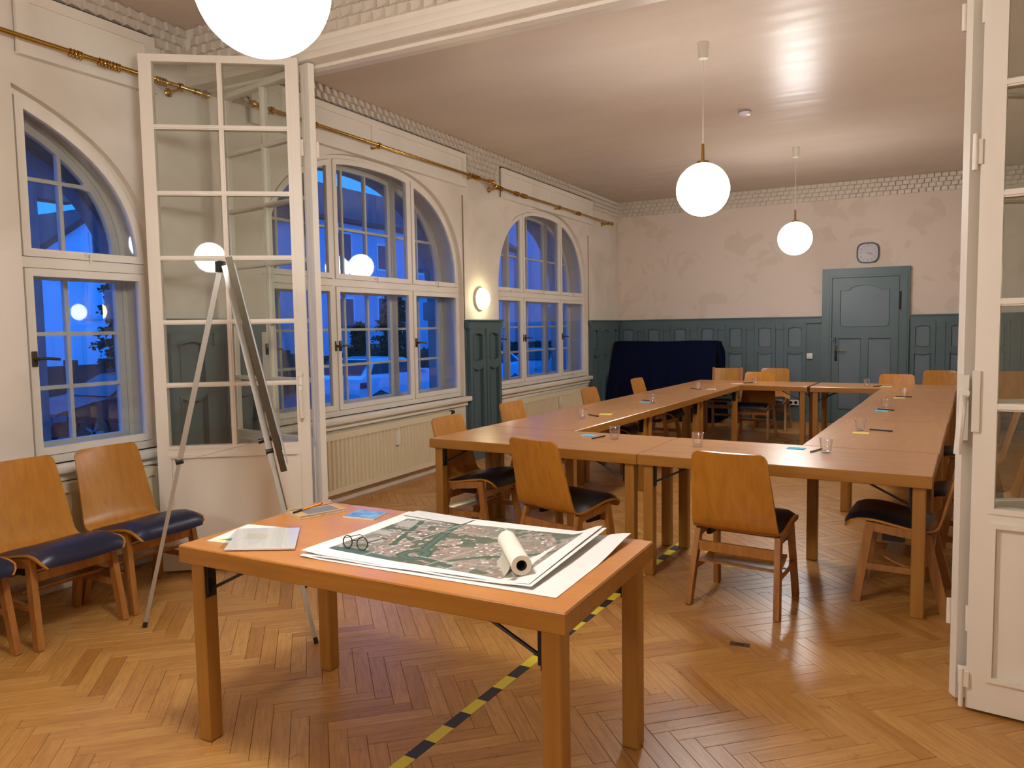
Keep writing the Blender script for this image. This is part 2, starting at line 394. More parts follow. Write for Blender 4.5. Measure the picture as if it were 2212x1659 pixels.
# local block: x along run, y outward. left wall: outward +x -> rz=-90deg, run goes toward -y
q = -PI / 2
cornice(1, 'stepped block cornice along the far room window wall', [(XL, YB, q, YB - YP - .26, HC, 2), (XL, 8.24, q, .84, HC - 2 * BH, 4), (XL, YB, q, 1.25, HC - 2 * BH, 2), (XL, 4.42, q, .4, HC - 2 * BH, 4)])
cornice(2, 'stepped block cornice along the back wall', [(XR, YB, PI, XR - XL, HC, 4)])
cornice(3, 'stepped block cornice on the beam over the folding doors', [(XR, YP, PI, XR - XL, HC, 4)])
cornice(4, 'stepped block cornice over the near window', [(XL, YP, q, 2.9, HC, 2), (XL, YP, q, .27, HC - 2 * BH, 2)])

# ------------------------------------------------------------------ roller boxes above the windows
def roller_box(idx, y0, y1, split, label):
    t = empty('trim_%d' % idx, kind='structure', label=label)
    z0, z1 = 3.085, 3.43
    e = .055; hs = [rect(a + e, b - e, z0 + .07, z1 - .06) for a, b in zip(split, split[1:])]
    plate('box_front', rect(y0, y1, z0, z1), hs, .02, .045, ML(XL), paint, t)
    for a, b in zip(split, split[1:]): plate('box_panel', rect(a + e - .01, b - e + .01, z0 + .06, z1 - .05), [], .0, .032, ML(XL), paint, t)
    boxo('box_gap', (XL, XL + .03, y0, y1, z1, z1 + .012), dark_gap, t)
    boxo('box_base', (XL, XL + .05, y0, y1, z0 - .012, z0), paint, t)
roller_box(5, 2.60, 3.48, [2.62, 3.46], 'painted blind box over the near window')
roller_box(6, 4.30, 7.41, [4.32, 5.80, 7.39], 'painted blind box over the middle window')
roller_box(7, 8.25, 11.19, [8.27, 9.7, 11.17], 'painted blind box over the far window')

# ------------------------------------------------------------------ windows
lever_bm = bmesh.new()
box(lever_bm, 0, .012, -.016, .016, -.045, .045); bevel(lever_bm, .004)
cyl(lever_bm, (0.01, 0, 0), (.045, 0, 0), .011); tube(lever_bm, [(.042, 0, 0), (.046, .03, .002), (.046, .07, 0), (.044, .125, -.006)], .0085)
lever = fin(lever_bm, 'lever', True); lever.materials.append(bronze)
catch_bm = bmesh.new(); box(catch_bm, 0, .01, -.02, .02, -.01, .01); cyl(catch_bm, (.008, 0, 0), (.03, 0, 0), .006); cyl(catch_bm, (.025, 0, .01), (.025, 0, -.045), .005)
catch = fin(catch_bm, 'catch', True); catch.materials.append(white)
def window(idx, W, label):
    A, ys, cols = W['A'], W['ys'], W['cols']; M = ML(XL)
    t = empty('window_%d' % idx, kind='structure', label=label)
    n = len(ys) - 1; zb, ta, tb = SILL, 1.885, 2.005
    g = .032
    cells = []
    for i in range(n):
        a = ys[i] + (g if i == 0 else g / 2); b = ys[i + 1] - (g if i == n - 1 else g / 2)
        cells.append((i, 0, a, b, zb + .05, ta + .015)); cells.append((i, 1, a, b, tb - .045, 9))
    # fixed inner and outer frames
    for x0, nm in ((-.12, 'frame'), (-.35, 'outer_frame')):
        plate(nm, region(ys[0], ys[-1], zb, 9, A, 0), [region(a, b, z0, z1, A if up else None, g) if up else rect(a, b, z0, z1) for i, up, a, b, z0, z1 in cells], x0, x0 + .07, M, paint, t)
    for i, up, a, b, z0, z1 in cells:
        f = .05; c = .004
        Ai = A if up else None
        out = region(a + c, b - c, z0 + c, z1 - c, Ai, g + c) if up else rect(a + c, b - c, z0 + c, z1 - c)
        def inner(e0, ee=0):
            if up: return region(max(a, A[0] - A[1] + g) + e0, min(b, A[0] + A[1] - g) - e0, z0 + e0, z1, A, g + e0)
            return rect(a + e0, b - e0, z0 + e0, z1 - e0)
        ih = inner(f)
        s = plate('sash', out, [ih], -.075, -.04, M, paint, t)
        plate('pane', inner(f - .006), [], -.061, -.058, M, pane_m, s)
        if not up:
            h = link('handle', lever, None, s, loc=(XL - .04, a + .026, 1.37))
            if i == 1: link('handle', lever, None, s, loc=(XL - .04, a - .035, 1.37)).scale = (1, .35, 1)
        else: link('latch', catch, None, s, loc=(XL - .04, (a + b) / 2, z0 + .03)); 
        # outer sash with muntins
        fo = .052; mw = .024; nc = cols[i]; nr = 2 if up else 3
        ya, yb = (max(a, A[0] - A[1] + g), min(b, A[0] + A[1] - g)) if up else (a, b)
        ya += fo; yb -= fo; za = z0 + fo; zz = (2.45 - za) if up else (z1 - fo - za)
        hs = []
        for ci in range(nc):
            y_a = ya + (yb - ya) * ci / nc + (mw / 2 if ci else 0); y_b = ya + (yb - ya) * (ci + 1) / nc - (mw / 2 if ci < nc - 1 else 0)
            for ri in range(nr):
                if up:
                    z_a, z_b = (za, 2.44) if ri == 0 else (2.44 + mw, 9)
                    top = max(archz(y_a, A, g + fo), archz(y_b, A, g + fo), archz((y_a + y_b) / 2, A, g + fo))
                    if z_a > top - .03: continue
                    # trim the y span to where the arch is above z_a
                    k = [y_a + (y_b - y_a) * q_ / 40 for q_ in range(41)]; k = [y for y in k if archz(y, A, g + fo) > z_a + .012]
                    if len(k) < 5: continue
                    hs.append(region(k[0], k[-1], z_a, z_b, A, g + fo))
                else:
                    H = zz / nr; hs.append(rect(y_a, y_b, za + H * ri + (mw / 2 if ri else 0), za + H * (ri + 1) - (mw / 2 if ri < nr - 1 else 0)))
        so = plate('outer_sash', out, hs, -.315, -.28, M, paint, t)
        for h in hs: plate('pane', h, [], -.299, -.296, M, pane_m, so)
    bm = bmesh.new(); box(bm, XL - .36, XL + .075, ys[0] - (.0 if idx == 1 else .05), ys[-1] + .05, SILL - .055, SILL); bevel(bm, .012, 3)
    link('window_sill', fin(bm, 'sill', True), paint, t)
    boxo('apron', (XL, XL + .03, ys[0], ys[-1] + .02, SILL - .10, SILL - .055), paint, t)
window(1, WIN[0], 'arched window beside the row of chairs'); window(2, WIN[1], 'three-part arched window behind the table ring'); window(3, WIN[2], 'three-part arched window nearest the back corner')

for yc, z0, z1 in ((7.375, 1.61, 2.98), (11.07, 1.61, 2.9)):
    bm = bmesh.new(); cyl(bm, (XL + .006, yc, z0), (XL + .006, yc, z1), .007, n=8); link('cable', fin(bm, 'cable', True), mat('cable_grey', (150, 132, 108), .6), wl)
# ------------------------------------------------------------------ wainscot
def oval(cx, z0, z1, hw, top, bot, n=8):
    """panel outline: top/bottom arc heights (+ bulges outward, - dips inward)"""
    pts = []
    for k in range(n + 1):
        u = -1 + 2 * k / n; pts.append((cx + hw * u, z0 - bot * (1 - u * u)))
    for k in range(n + 1):
        u = 1 - 2 * k / n; pts.append((cx + hw * u, z1 + top * (1 - u * u)))
    return pts
WN = 1.605
def wainscot(idx, label, centres, ends, M, T=.05, two_tone=True, hw=.159):
    t = empty('trim_%d' % idx, kind='structure', label=label)
    pm = green_lt if two_tone else green
    plate('backing', rect(ends[0], ends[1], 0, WN - .02), [], 0, .012, M, green, t)
    edges = []
    for c in centres:
        a, b = max(c - hw, ends[0]), min(c + hw, ends[1])
        if b - a < .16: continue
        hu = oval(c, 1.155, 1.425, .095, .022, .022); hd = oval(c, .22, 1.06, .105, -.03, 0)
        ok = a <= c - .12 and b >= c + .12
        bd = plate('panel_board', rect(a, b, .13, WN - .1), [hu, hd] if ok else [], .012, T - .008, M, green, t)
        if ok:
            plate('panel', oval(c, 1.165, 1.415, .085, .02, .02), [], .012, .024, M, pm, bd); plate('panel', oval(c, .23, 1.045, .095, -.028, 0), [], .012, .024, M, pm, bd)
            for o_, i_ in ((oval(c, 1.143, 1.437, .107, .024, .024), hu), (oval(c, .208, 1.072, .117, -.03, 0), hd)):
                plate('moulding', o_, [i_], T - .008, T, M, green, bd)
    cs = list(centres)
    for c0, c1 in zip(cs, cs[1:]):
        m_ = (c0 + c1) / 2; s = plate('strip', rect(c0 + hw + .004, c1 - hw - .004, .13, WN - .1), [], .012, T - .016, M, green, t)
        plate('capital', rect(c0 + hw + .004, c1 - hw - .004, WN - .19, WN - .1), [], T - .016, T + .004, M, green, s)
    plate('top_rail', rect(ends[0], ends[1], WN - .1, WN - .018), [], 0, T, M, green, t)
    plate('cap', rect(ends[0], ends[1], WN - .018, WN), [], 0, T + .028, M, green, t)
    plate('base_rail', rect(ends[0], ends[1], 0, .13), [], 0, T + .006, M, green, t)
per = .445
wainscot(8, 'blue-green panelled wainscot on the back wall left of the door', [-2.51 + per * k for k in range(-4, 3)], (XL, -1.245), MB(YB))
wainscot(9, 'blue-green panelled wainscot on the back wall right of the door', [.105 + per * k for k in range(0, 4)], (-.065, XR), MB(YB))
wainscot(10, 'blue-green panelled wainscot on the pier between the far room windows', [7.58, 7.96], (7.37, 8.16), ML(XL), .06, False, .175)
wainscot(11, 'blue-green panelled wainscot beside the far corner', [11.26, 11.7, 12.14], (11.06, YB), ML(XL), .06, False)
wainscot(12, 'blue-green panelled wainscot on the pier behind the folding door', [3.66, 4.12], (3.45, 4.34), ML(XL), .06, False, .175)
boxo('baseboard_left', (XL, XL + .025, -1, 3.45, 0, .10), paint, None, .004, kind='structure')
boxo('baseboard_left', (XL, XL + .03, 4.34, 7.37, 0, .10), paint, None, .004, kind='structure')
boxo('baseboard_left', (XL, XL + .03, 8.16, 11.06, 0, .10), paint, None, .004, kind='structure')

# ------------------------------------------------------------------ back door
d5 = empty('door_5', kind='structure', label='blue-green panelled door in the back wall'); MBD = MB(YB)
plate('door_frame', rect(-1.236, -.069, 0, 2.30), [rect(-1.10, -.20, -.01, 2.165)], 0, .075, MBD, green, d5)
plate('frame_moulding', rect(-1.20, -.10, 0, 2.265), [rect(-1.13, -.17, -.01, 2.195)], .075, .09, MBD, green, d5)
lf_holes = []
top_panel = [(-.985, 1.47), (-.945, 1.43), (-.365, 1.43), (-.325, 1.47), (-.325, 1.975), (-.42, 1.975)] + [(-.655 + .2 * math.cos(a), 1.985 + .065 * math.sin(a)) for a in [PI * k / 12 for k in range(0, 13)]] + [(-.89, 1.975), (-.985, 1.975)]
lp = [rect(-1.0, -.70, .2, 1.27), rect(-.60, -.30, .2, 1.27)]
plate('door_leaf', rect(-1.095, -.205, .01, 2.16), [top_panel] + lp, .012, .05, MBD, green, d5)
plate('door_back', rect(-1.1, -.2, 0, 2.165), [], 0, .012, MBD, green, d5)
def shrink(p, f):
    cx = sum(a for a, b in p) / len(p); cz = sum(b for a, b in p) / len(p); return [(cx + (a - cx) * f, cz + (b - cz) * f) for a, b in p]
for pp in [top_panel] + lp: plate('door_panel', shrink(pp, .97), [], .012, .03, MBD, green_lt, d5)
bm = bmesh.new(); box(bm, -1.055, -1.02, YB - .062, YB - .05, .93, 1.17); bevel(bm, .005)
hp = link('door_handle', fin(bm, 'plate', True), blackm, d5, label='black long plate with steel lever')
bm = bmesh.new(); tube(bm, [(-1.037, YB - .05, 1.09), (-1.037, YB - .105, 1.09), (-1.02, YB - .11, 1.09), (-.90, YB - .108, 1.088)], .009)
link('lever', fin(bm, 'lever', True), chrome, hp)
bm = bmesh.new(); box(bm, -1.15, -1.02, YB - .085, YB - .05, 1.245, 1.265); cyl(bm, (-1.05, YB - .1, 1.20), (-1.05, YB - .1, 1.29), .014); box(bm, -1.075, -1.025, YB - .06, YB - .05, 1.24, 1.30)
link('bolt', fin(bm, 'bolt'), green, d5)
bm = bmesh.new(); cyl(bm, (-.19, YB - .085, 1.68), (-.19, YB - .085, 1.94), .012)
link('hinge', fin(bm, 'hinge', True), blackm, d5)

# ------------------------------------------------------------------ folding glazed door leaves
def leaf(idx, A, B, label, t=.045, zb=.015, zt=3.18, handle=None, side=1, u0=.075, u1=None):
    A = Vector((A[0], A[1], 0)); B = Vector((B[0], B[1], 0)); L = (B - A).length; d = (B - A) / L
    M = frameM((A.x, A.y, 0), d, (0, 0, 1))
    o = empty('door_%d' % idx, kind='structure', label=label)
    u1 = L - u0 if u1 is None else u1; mid = (u0 + u1) / 2; mw = .028
    rows = [.805, 1.185, 1.573, 1.965, 2.357, 2.752, 3.135]
    hs = []
    for r in range(6):
        z0 = rows[r] + (mw / 2 if r else 0); z1 = rows[r + 1] - (mw / 2 if r < 5 else 0)
        hs += [rect(u0, mid - mw / 2, z0, z1), rect(mid + mw / 2, u1, z0, z1)]
    pan = rect(u0 + .005, u1 - .005, .15, .735)
    f = plate('door_frame', rect(0, L, zb, zt), hs + [pan], -t / 2, t / 2, M, paint, o)
    for h in hs: plate('pane', h, [], -.0015, .0015, M, pane_m, f)
    # thin glazing beads proud of the muntins on both faces
    for sgn in (-1, 1):
        bm = bmesh.new()
        for r in range(1, 6): plate_bm(bm, rect(u0, u1, rows[r] - .007, rows[r] + .007), [], *sorted((sgn * t / 2, sgn * (t / 2 + .006))), M)
        plate_bm(bm, rect(mid - .006, mid + .006, rows[0], rows[-1]), [], *sorted((sgn * t / 2, sgn * (t / 2 + .005))), M)
        plate_bm(bm, rect(u0 - .022, u1 + .022, rows[0] - .022, rows[-1] + .022), [rect(u0, u1, rows[0], rows[-1])], *sorted((sgn * t / 2, sgn * (t / 2 + .004))), M)
        plate_bm(bm, rect(u0 - .012, u1 + .012, .135, .75), [rect(u0 + .008, u1 - .008, .155, .73)], *sorted((sgn * t / 2, sgn * (t / 2 + .008))), M)
        link('moulding', fin(bm, 'beads'), paint, f)
    plate('lower_panel', rect(u0, u1, .145, .74), [], -.012, .012, M, paint, o)
    for hz in (.35, 2.65):
        bm = bmesh.new(); cyl(bm, M @ Vector((L + .004 if side > 0 else -.004, hz - .05, -t / 2 - .008)), M @ Vector((L + .004 if side > 0 else -.004, hz + .05, -t / 2 - .008)), .009)
        link('hinge', fin(bm, 'hinge', True), paint, o)
    if handle is not None:
        hu, sg = handle
        bm = bmesh.new(); w0 = sg * t / 2
        plate_bm(bm, rect(hu - .014, hu + .014, 1.03, 1.26), [], *sorted((w0, w0 + sg * .012)), M)
        P = lambda u, z, w_: M @ Vector((u, z, w0 + sg * w_))
        tube(bm, [P(hu, 1.16, .0), P(hu, 1.165, .045), P(hu, 1.14, .062), P(hu, 1.06, .058), P(hu, .985, .045), P(hu, .965, .04)], .013)
        cyl(bm, P(hu, 1.24, .0), P(hu, 1.24, .05), .016); cyl(bm, P(hu, 1.24, .03), P(hu, 1.17, .055), .011)
        link('handle', fin(bm, 'espagnolette', True), white, o)
    bm = bmesh.new(); 
    return o, M, L
leaf(1, (-4.16, 3.15), (-3.40, 3.685), 'folded glazed door leaf behind the easel', handle=(.885, 1), side=1)
leaf(2, (-4.40, 3.97), (-3.385, 3.785), 'glazed door leaf hinged to the window pier behind the easel', side=1)
leaf(3, (0.17, 3.36), (1.085, 3.22), 'folded glazed door leaf at the right edge', handle=None, side=-1)
leaf(4, (0.125, 3.425), (1.15, 3.93), 'glazed door leaf behind the one at the right edge', side=-1)
# espagnolette gear on the right leaves
bm = bmesh.new()
tube(bm, [(.135, 3.375, 1.235), (.132, 3.335, 1.22), (.128, 3.325, 1.16), (.122, 3.32, 1.09), (.118, 3.315, 1.03), (.116, 3.315, 1.005)], .014)
cyl(bm, (.135, 3.38, 1.235), (.135, 3.33, 1.235), .018); box(bm, .118, .152, 3.375, 3.392, 1.05, 1.30); box(bm, .16, .185, 3.325, 3.345, 1.09, 1.32)
gear = link('window_gear', fin(bm, 'gear', True), white); gear.parent = bpy.data.objects['door_4']; gear.name = 'espagnolette_handle'
bm = bmesh.new(); box(bm, .143, .172, 3.33, 3.39, 2.08, 2.17); cyl(bm, (.15, 3.335, 2.06), (.15, 3.335, 2.19), .01)
link('hinge', fin(bm, 'hinge', True), paint, bpy.data.objects['door_3'])
bm = bmesh.new(); box(bm, .140, .175, 3.325, 3.385, .10, .16); cyl(bm, (.15, 3.33, .02), (.15, 3.33, .17), .009)
link('floor_bolt', fin(bm, 'floor_bolt', True), paint, bpy.data.objects['door_3'])

for nm_ in ('door_3', 'door_4'): bpy.data.objects[nm_].location.x = .036
# ------------------------------------------------------------------ curtain rods
def rod(y0, y1, z, label, rings, brackets, fin0=True, fin1=True):
    X = XL + .125
    t = empty('curtain_rod', (X, y0, z), label=label, cat='curtain rod', group='brass curtain rods above the windows'); L = y1 - y0
    bm = bmesh.new(); cyl(bm, (0, 0, 0), (0, L, 0), .014, n=16); link('rod', fin(bm, 'rod', True), brass, t)
    for on, yy, s in ((fin0, 0, -1), (fin1, L, 1)):
        if not on: continue
        M = Matrix.Translation((0, yy, 0)) @ Matrix.Rotation(-s * PI / 2, 4, 'X')
        bm = bmesh.new(); lathe(bm, [(0, -.03), (.019, -.03), (.019, .0), (.014, .005), (.022, .015), (.014, .025), (.027, .05), (.03, .065), (.024, .085), (0, .095)], 16, M)
        link('finial', fin(bm, 'finial', True), brass, t)
    for y, n in rings:
        for k in range(n):
            bm = bmesh.new(); M = Matrix.Translation((0, y - y0 + k * .021, -.006)) @ Matrix.Rotation(PI / 2, 4, 'X') @ Matrix.Rotation(.1 * (k % 3 - 1), 4, 'Y')
            lathe(bm, [(.0235 + .0035 * math.cos(a), .0035 * math.sin(a)) for a in [2 * PI * j / 6 for j in range(7)]], 18, M)
            link('ring', fin(bm, 'ring', True), brass, t)
    for y in brackets:
        bm = bmesh.new(); M = Matrix.Translation((-.12, y - y0, -.02)) @ Matrix.Rotation(PI / 2, 4, 'Y')
        lathe(bm, [(0, 0), (.03, 0), (.03, .006), (.014, .018), (.009, .03), (.012, .05), (.008, .07), (.008, .11), (.016, .115), (.016, .13), (0, .13)], 14, M)
        lathe(bm, [(.021, -.012), (.024, -.012), (.024, .012), (.021, .012)], 16, Matrix.Translation((0, y - y0, 0)) @ Matrix.Rotation(PI / 2, 4, 'X'))
        link('bracket', fin(bm, 'bracket', True), brass, t)
rod(1.2, 3.74, 3.14, 'brass curtain rod with rings over the near window, running behind the easel door', [(2.85, 4), (3.03, 7), (3.42, 4)], [1.4, 3.60], False, True)
rod(4.30, 7.78, 3.185, 'long brass curtain rod over the middle window behind the table ring', [(4.86, 3), (7.33, 2), (7.44, 6)], [4.42, 5.74, 7.42], True, True)
rod(7.99, 11.75, 3.15, 'brass curtain rod over the far window next to the back corner', [(8.02, 4), (8.42, 5), (8.60, 7), (10.35, 7)], [7.98, 9.75, 11.66], True, True)

# ------------------------------------------------------------------ radiators
def radiator(y0, y1, z0, z1, label, pitch=.055, depth=.018):
    t = empty('radiator', (XL, y0, z0), label=label, cat='radiator', group='panel radiators under the windows'); L = y1 - y0; H = z1 - z0; F = .105
    n = int(L / pitch); vs, fs = [], []
    prof = []
    for k in range(n):
        a = k * L / n; w_ = L / n
        prof += [(a, F), (a + w_ * .22, F), (a + w_ * .34, F - depth), (a + w_ * .88, F - depth)]
    prof.append((L, F))
    bm = bmesh.new(); lo = [bm.verts.new((x, y, .045)) for y, x in prof]; hi = [bm.verts.new((x, y, H - .055)) for y, x in prof]
    for k in range(len(prof) - 1): bm.faces.new((lo[k], lo[k + 1], hi[k + 1], hi[k]))
    link('fluted_panel', fin(bm, 'flutes'), radm, t)
    bm = bmesh.new(); box(bm, .03, F + .001, 0, L, H - .056, H); box(bm, .03, F + .001, 0, L, 0, .046); box(bm, .03, F, -.012, 0, 0, H); box(bm, .03, F, L, L + .012, 0, H); box(bm, .025, .035, 0, L, 0, H)
    link('casing', fin(bm, 'casing'), radm, t)
    bm = bmesh.new()
    for k in range(n):
        for zz in (.055, H - .066):
            yy = (k + .1) * L / n; box(bm, F - .002, F + .003, yy, yy + .012, zz, zz + .010)
    link('dimples', fin(bm, 'dimples'), radm, t, kind='stuff')
    bm = bmesh.new(); cyl(bm, (.06, L, H - .02), (.06, L + .07, H - .02), .012); cyl(bm, (.06, L + .045, H - .02), (.06, L + .045, -z0 + 0.02), .009); link('pipe', fin(bm, 'pipe', True), radm, t)
    bm = bmesh.new(); cyl(bm, (.06, L + .07, H - .02), (.06, L + .13, H - .02), .024, .02, 14); link('valve', fin(bm, 'valve', True), black, t)
    return t
r1 = radiator(4.89, 6.88, .10, .625, 'long cream panel radiator under the middle window')
r2 = radiator(8.62, 10.80, .10, .60, 'cream ribbed radiator under the far window, partly behind the tables', .045)
r0 = radiator(1.3, 3.28, .13, .64, 'cream radiator behind the row of chairs at the near window', .07)
for r, y, z in ((r1, 1.03, .39), (r2, 1.1, .39)):
    boxo('heat_meter', (.10, .125, y - .03, y + .03, z - .085, z + .045), white, r, .004)

# ------------------------------------------------------------------ lamps
def globe_lamp(x, y, label, name='pendant_lamp'):
    t = empty(name, (x, y, 2.512), label=label, cat='lamp', group='white globe pendant lamps'); R = .195; top = HC - 2.512
    bm = bmesh.new(); lathe(bm, [(R * math.sin(a), -R * math.cos(a)) for a in [PI * k / 22 for k in range(0, 21)]] + [(.04, R * .985)], 32)
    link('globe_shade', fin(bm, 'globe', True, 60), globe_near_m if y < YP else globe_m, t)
    bm = bmesh.new(); lathe(bm, [(.0, R * .97), (.045, R * .97), (.045, R + .012), (.012, R + .016), (.010, R + .14), (0, R + .14)], 14); link('stem', fin(bm, 'stem', True), brass, t)
    bm = bmesh.new(); cyl(bm, (0, 0, R + .13), (0, 0, top - .10), .0035, n=6); link('cord', fin(bm, 'cord'), white, t)
    bm = bmesh.new(); lathe(bm, [(0, top - .125), (.012, top - .125), (.034, top - .115), (.043, top - .01), (.043, top)], 20); link('ceiling_rose', fin(bm, 'rose', True), white, t)
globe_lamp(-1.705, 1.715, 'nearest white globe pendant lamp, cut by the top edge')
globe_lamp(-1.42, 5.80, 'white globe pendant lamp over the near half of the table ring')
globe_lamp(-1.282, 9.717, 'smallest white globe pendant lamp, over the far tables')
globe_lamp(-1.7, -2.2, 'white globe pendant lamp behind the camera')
def sconce(x, y, z, s, label):
    t = empty('wall_lamp', (x, y, z), label=label, cat='lamp'); t.rotation_euler = (0, s * PI / 2, 0)
    bm = bmesh.new(); lathe(bm, [(0, 0), (.125, 0), (.13, .01), (.13, .03), (.12, .035)], 28); link('base', fin(bm, 'base', True), white, t)
    bm = bmesh.new(); lathe(bm, [(.122, .033), (.118, .06), (.095, .09), (.06, .108), (0, .118)], 28); link('lamp_shade', fin(bm, 'shade', True), sconce_m, t)
sconce(XL, 7.72, 1.845, 1, 'round yellowish wall lamp on the pier between the two far windows')
sconce(XR, 7.2, 1.845, -1, 'round wall lamp on the right wall')
t = empty('smoke_detector', (-1.508, 7.823, HC), label='small white round smoke detector on the ceiling', cat='smoke detector')
bm = bmesh.new(); lathe(bm, [(.062, 0), (.062, -.008), (.05, -.010)], 24); link('base', fin(bm, 'b', True), mat('detector_grey', (150, 140, 135), .5), t)
bm = bmesh.new(); lathe(bm, [(.05, -.010), (.055, -.014), (.053, -.038), (.03, -.048), (0, -.05)], 24); link('cover', fin(bm, 'c', True), mat('detector_white', (226, 222, 228), .4), t)

# ------------------------------------------------------------------ clock
t = empty('wall_clock', (-.627, YB - .001, 2.515), label='black-rimmed rounded square clock above the back door', cat='clock')
def squircle(r, n=40, e=3.2): return [(r * abs(math.cos(a)) ** (2 / e) * (1 if math.cos(a) >= 0 else -1), r * abs(math.sin(a)) ** (2 / e) * (1 if math.sin(a) >= 0 else -1)) for a in [2 * PI * k / n for k in range(n)]]
MC = MB(0)
plate('rim', squircle(.15), [squircle(.134)], 0, .045, MC, black, t)
plate('face', squircle(.136), [], .0, .02, MC, mat('clock_face', (196, 190, 200), .35), t)
for h in range(1, 13):
    cu = bpy.data.curves.new('num', 'FONT'); cu.body = str(h); cu.size = .034; cu.align_x = 'CENTER'; cu.align_y = 'CENTER'; cu.extrude = .0006
    o = bpy.data.objects.new('num', cu); me = bpy.data.meshes.new_from_object(o); bpy.data.objects.remove(o)
    a = PI / 2 - h * PI / 6
    for v in me.vertices: v.co = MC @ Vector((v.co.x + .105 * math.cos(a), v.co.y + .105 * math.sin(a), .021 + v.co.z))
    link('numeral', me, mat('clock_ink', (60, 56, 62), .5), t)
bm = bmesh.new()
for ang, L, wd in ((PI / 2 - (3 + 19 / 60) * PI / 6, .06, .007), (PI / 2 - 19 * PI / 30, .095, .005)):
    d = Vector((math.cos(ang), 0, math.sin(ang))); bar(bm, d * -.012 + Vector((0, -.024, 0)), d * L + Vector((0, -.024, 0)), .002, wd, Vector((-d.z, 0, d.x)))
link('hands', fin(bm, 'hands'), mat('clock_ink', (60, 56, 62)), t)
gm = glassmat('clock_glass', (255, 255, 255), 1.6)
plate('glass', squircle(.134), [], .034, .036, MC, gm, t)
# switch and socket
t = empty('light_switch', (-1.403, YB - .055, 1.005), label='white light switch on the wainscot left of the back door', cat='switch')
bm = bmesh.new(); box(bm, -.042, .042, -.01, 0, -.042, .042); bevel(bm, .004); link('plate', fin(bm, 'p', True), socketm, t)
bm = bmesh.new(); box(bm, -.028, .028, -.016, -.009, -.028, .028); bevel(bm, .003); link('rocker', fin(bm, 'r', True), socketm, t)
t = empty('double_socket', (-1.63, YB - .055, .29), label='white double wall socket low on the wainscot', cat='socket')
bm = bmesh.new(); box(bm, -.078, .078, -.012, 0, -.04, .04); bevel(bm, .004); link('plate', fin(bm, 'p', True), socketm, t)
for s in (-1, 1):
    bm = bmesh.new(); lathe(bm, [(0, .0), (.021, .0), (.021, .003), (.024, .003)], 16, Matrix.Translation((s * .037, -.012, 0)) @ Matrix.Rotation(PI / 2, 4, 'X')); link('outlet', fin(bm, 'o', True), mat('socket_grey', (120, 116, 110), .5), t)

# ------------------------------------------------------------------ tables
HT = .74
def make_table(L, D, label, group, topm, name='folding_table'):
    t = empty(name, label=label, cat='table', group=group)
    bm = bmesh.new(); box(bm, 0, L, 0, D, HT - .064, HT - .002); bevel(bm, .003, 1); link('edge_frame', fin(bm, 'edge'), beech_edge, t)
    bm = bmesh.new(); box(bm, .0035, L - .0035, .0035, D - .0035, HT - .004, HT); bevel(bm, .001, 1); link('tabletop', fin(bm, 'top'), topm, t)
    lg = .062; ins = .028
    for ix in (0, 1):
        for iy in (0, 1):
            x0 = ins if ix == 0 else L - ins - lg; y0 = ins if iy == 0 else D - ins - lg; s = 1 if ix == 0 else -1
            bm = bmesh.new(); box(bm, x0, x0 + lg, y0, y0 + lg, .001, HT - .064); bevel(bm, .004, 1); g = link('leg', fin(bm, 'leg'), beech_tleg, t)
            xi = x0 + lg if s > 0 else x0
            bm = bmesh.new(); box(bm, *sorted((xi, xi + s * .006)), y0 + .010, y0 + lg - .010, .545, HT - .066); box(bm, *sorted((xi, xi + s * .014)), y0 + .010, y0 + .014, .56, HT - .066)
            for zz in (.56, .605, .65): cyl(bm, (xi + s * .005, y0 + lg / 2, zz), (xi + s * .009, y0 + lg / 2, zz), .006, n=8)
            link('hinge_plate', fin(bm, 'hp'), blackm, g)
            bm = bmesh.new(); cyl(bm, (xi + s * .01, y0 + lg / 2, .575), (xi + s * .21, y0 + lg / 2, HT - .066), .006, n=8); link('brace', fin(bm, 'br', True), blackm, t)
    return t
def copy_tree(o, parent=None):
    c = o.copy(); COL.objects.link(c); c.parent = parent
    for ch in list(o.children): copy_tree(ch, c)
    return c
TH = math.radians(-3.419); OX, OY = -3.0125, 4.4494; TL, TD = 1.5577, .7612
def ring(a, b, z=0): return Vector((OX + a * math.cos(TH) - b * math.sin(TH), OY + a * math.sin(TH) + b * math.cos(TH), z))
GR = 'beech folding tables set in a closed rectangle'
proto = make_table(TL - .003, TD - .002, 'beech folding table at the near left corner of the table ring', GR, beech_top)
def put(o, a, b, rot, label):
    p = ring(a, b); o.location = p; o.rotation_euler = (0, 0, TH + rot); o['label'] = label
put(proto, 0, 0, 0, 'beech folding table at the near left corner of the table ring')
G2 = TL + .006
specs = [(TL, 0, 0, 'beech folding table at the near right corner of the table ring'),
    (TD, .766, PI / 2, 'beech folding table in the left row, closest to the radiator'),
    (TD + .002, .766 + G2, PI / 2, 'beech folding table in the middle of the left row'),
    (TD, .766 + 2 * G2, PI / 2, 'beech folding table at the far end of the left row'),
    (2 * TL, .766, PI / 2, 'beech folding table in the right row, nearest the camera'),
    (2 * TL + .003, .766 + G2, PI / 2, 'beech folding table in the middle of the right row'),
    (2 * TL, .766 + 2 * G2, PI / 2, 'beech folding table at the far end of the right row'),
    (0, 5.455, 0, 'beech folding table at the far left of the ring, before the navy cloth'),
    (1.585, 5.455, 0, 'beech folding table at the far right of the ring, before the back door')]
for a, b, r, lb in specs: put(copy_tree(proto), a, b, r, lb)
NTH = math.radians(-.3915); NX, NY, NL, ND = -2.3548, 1.8441, 1.5401, .768
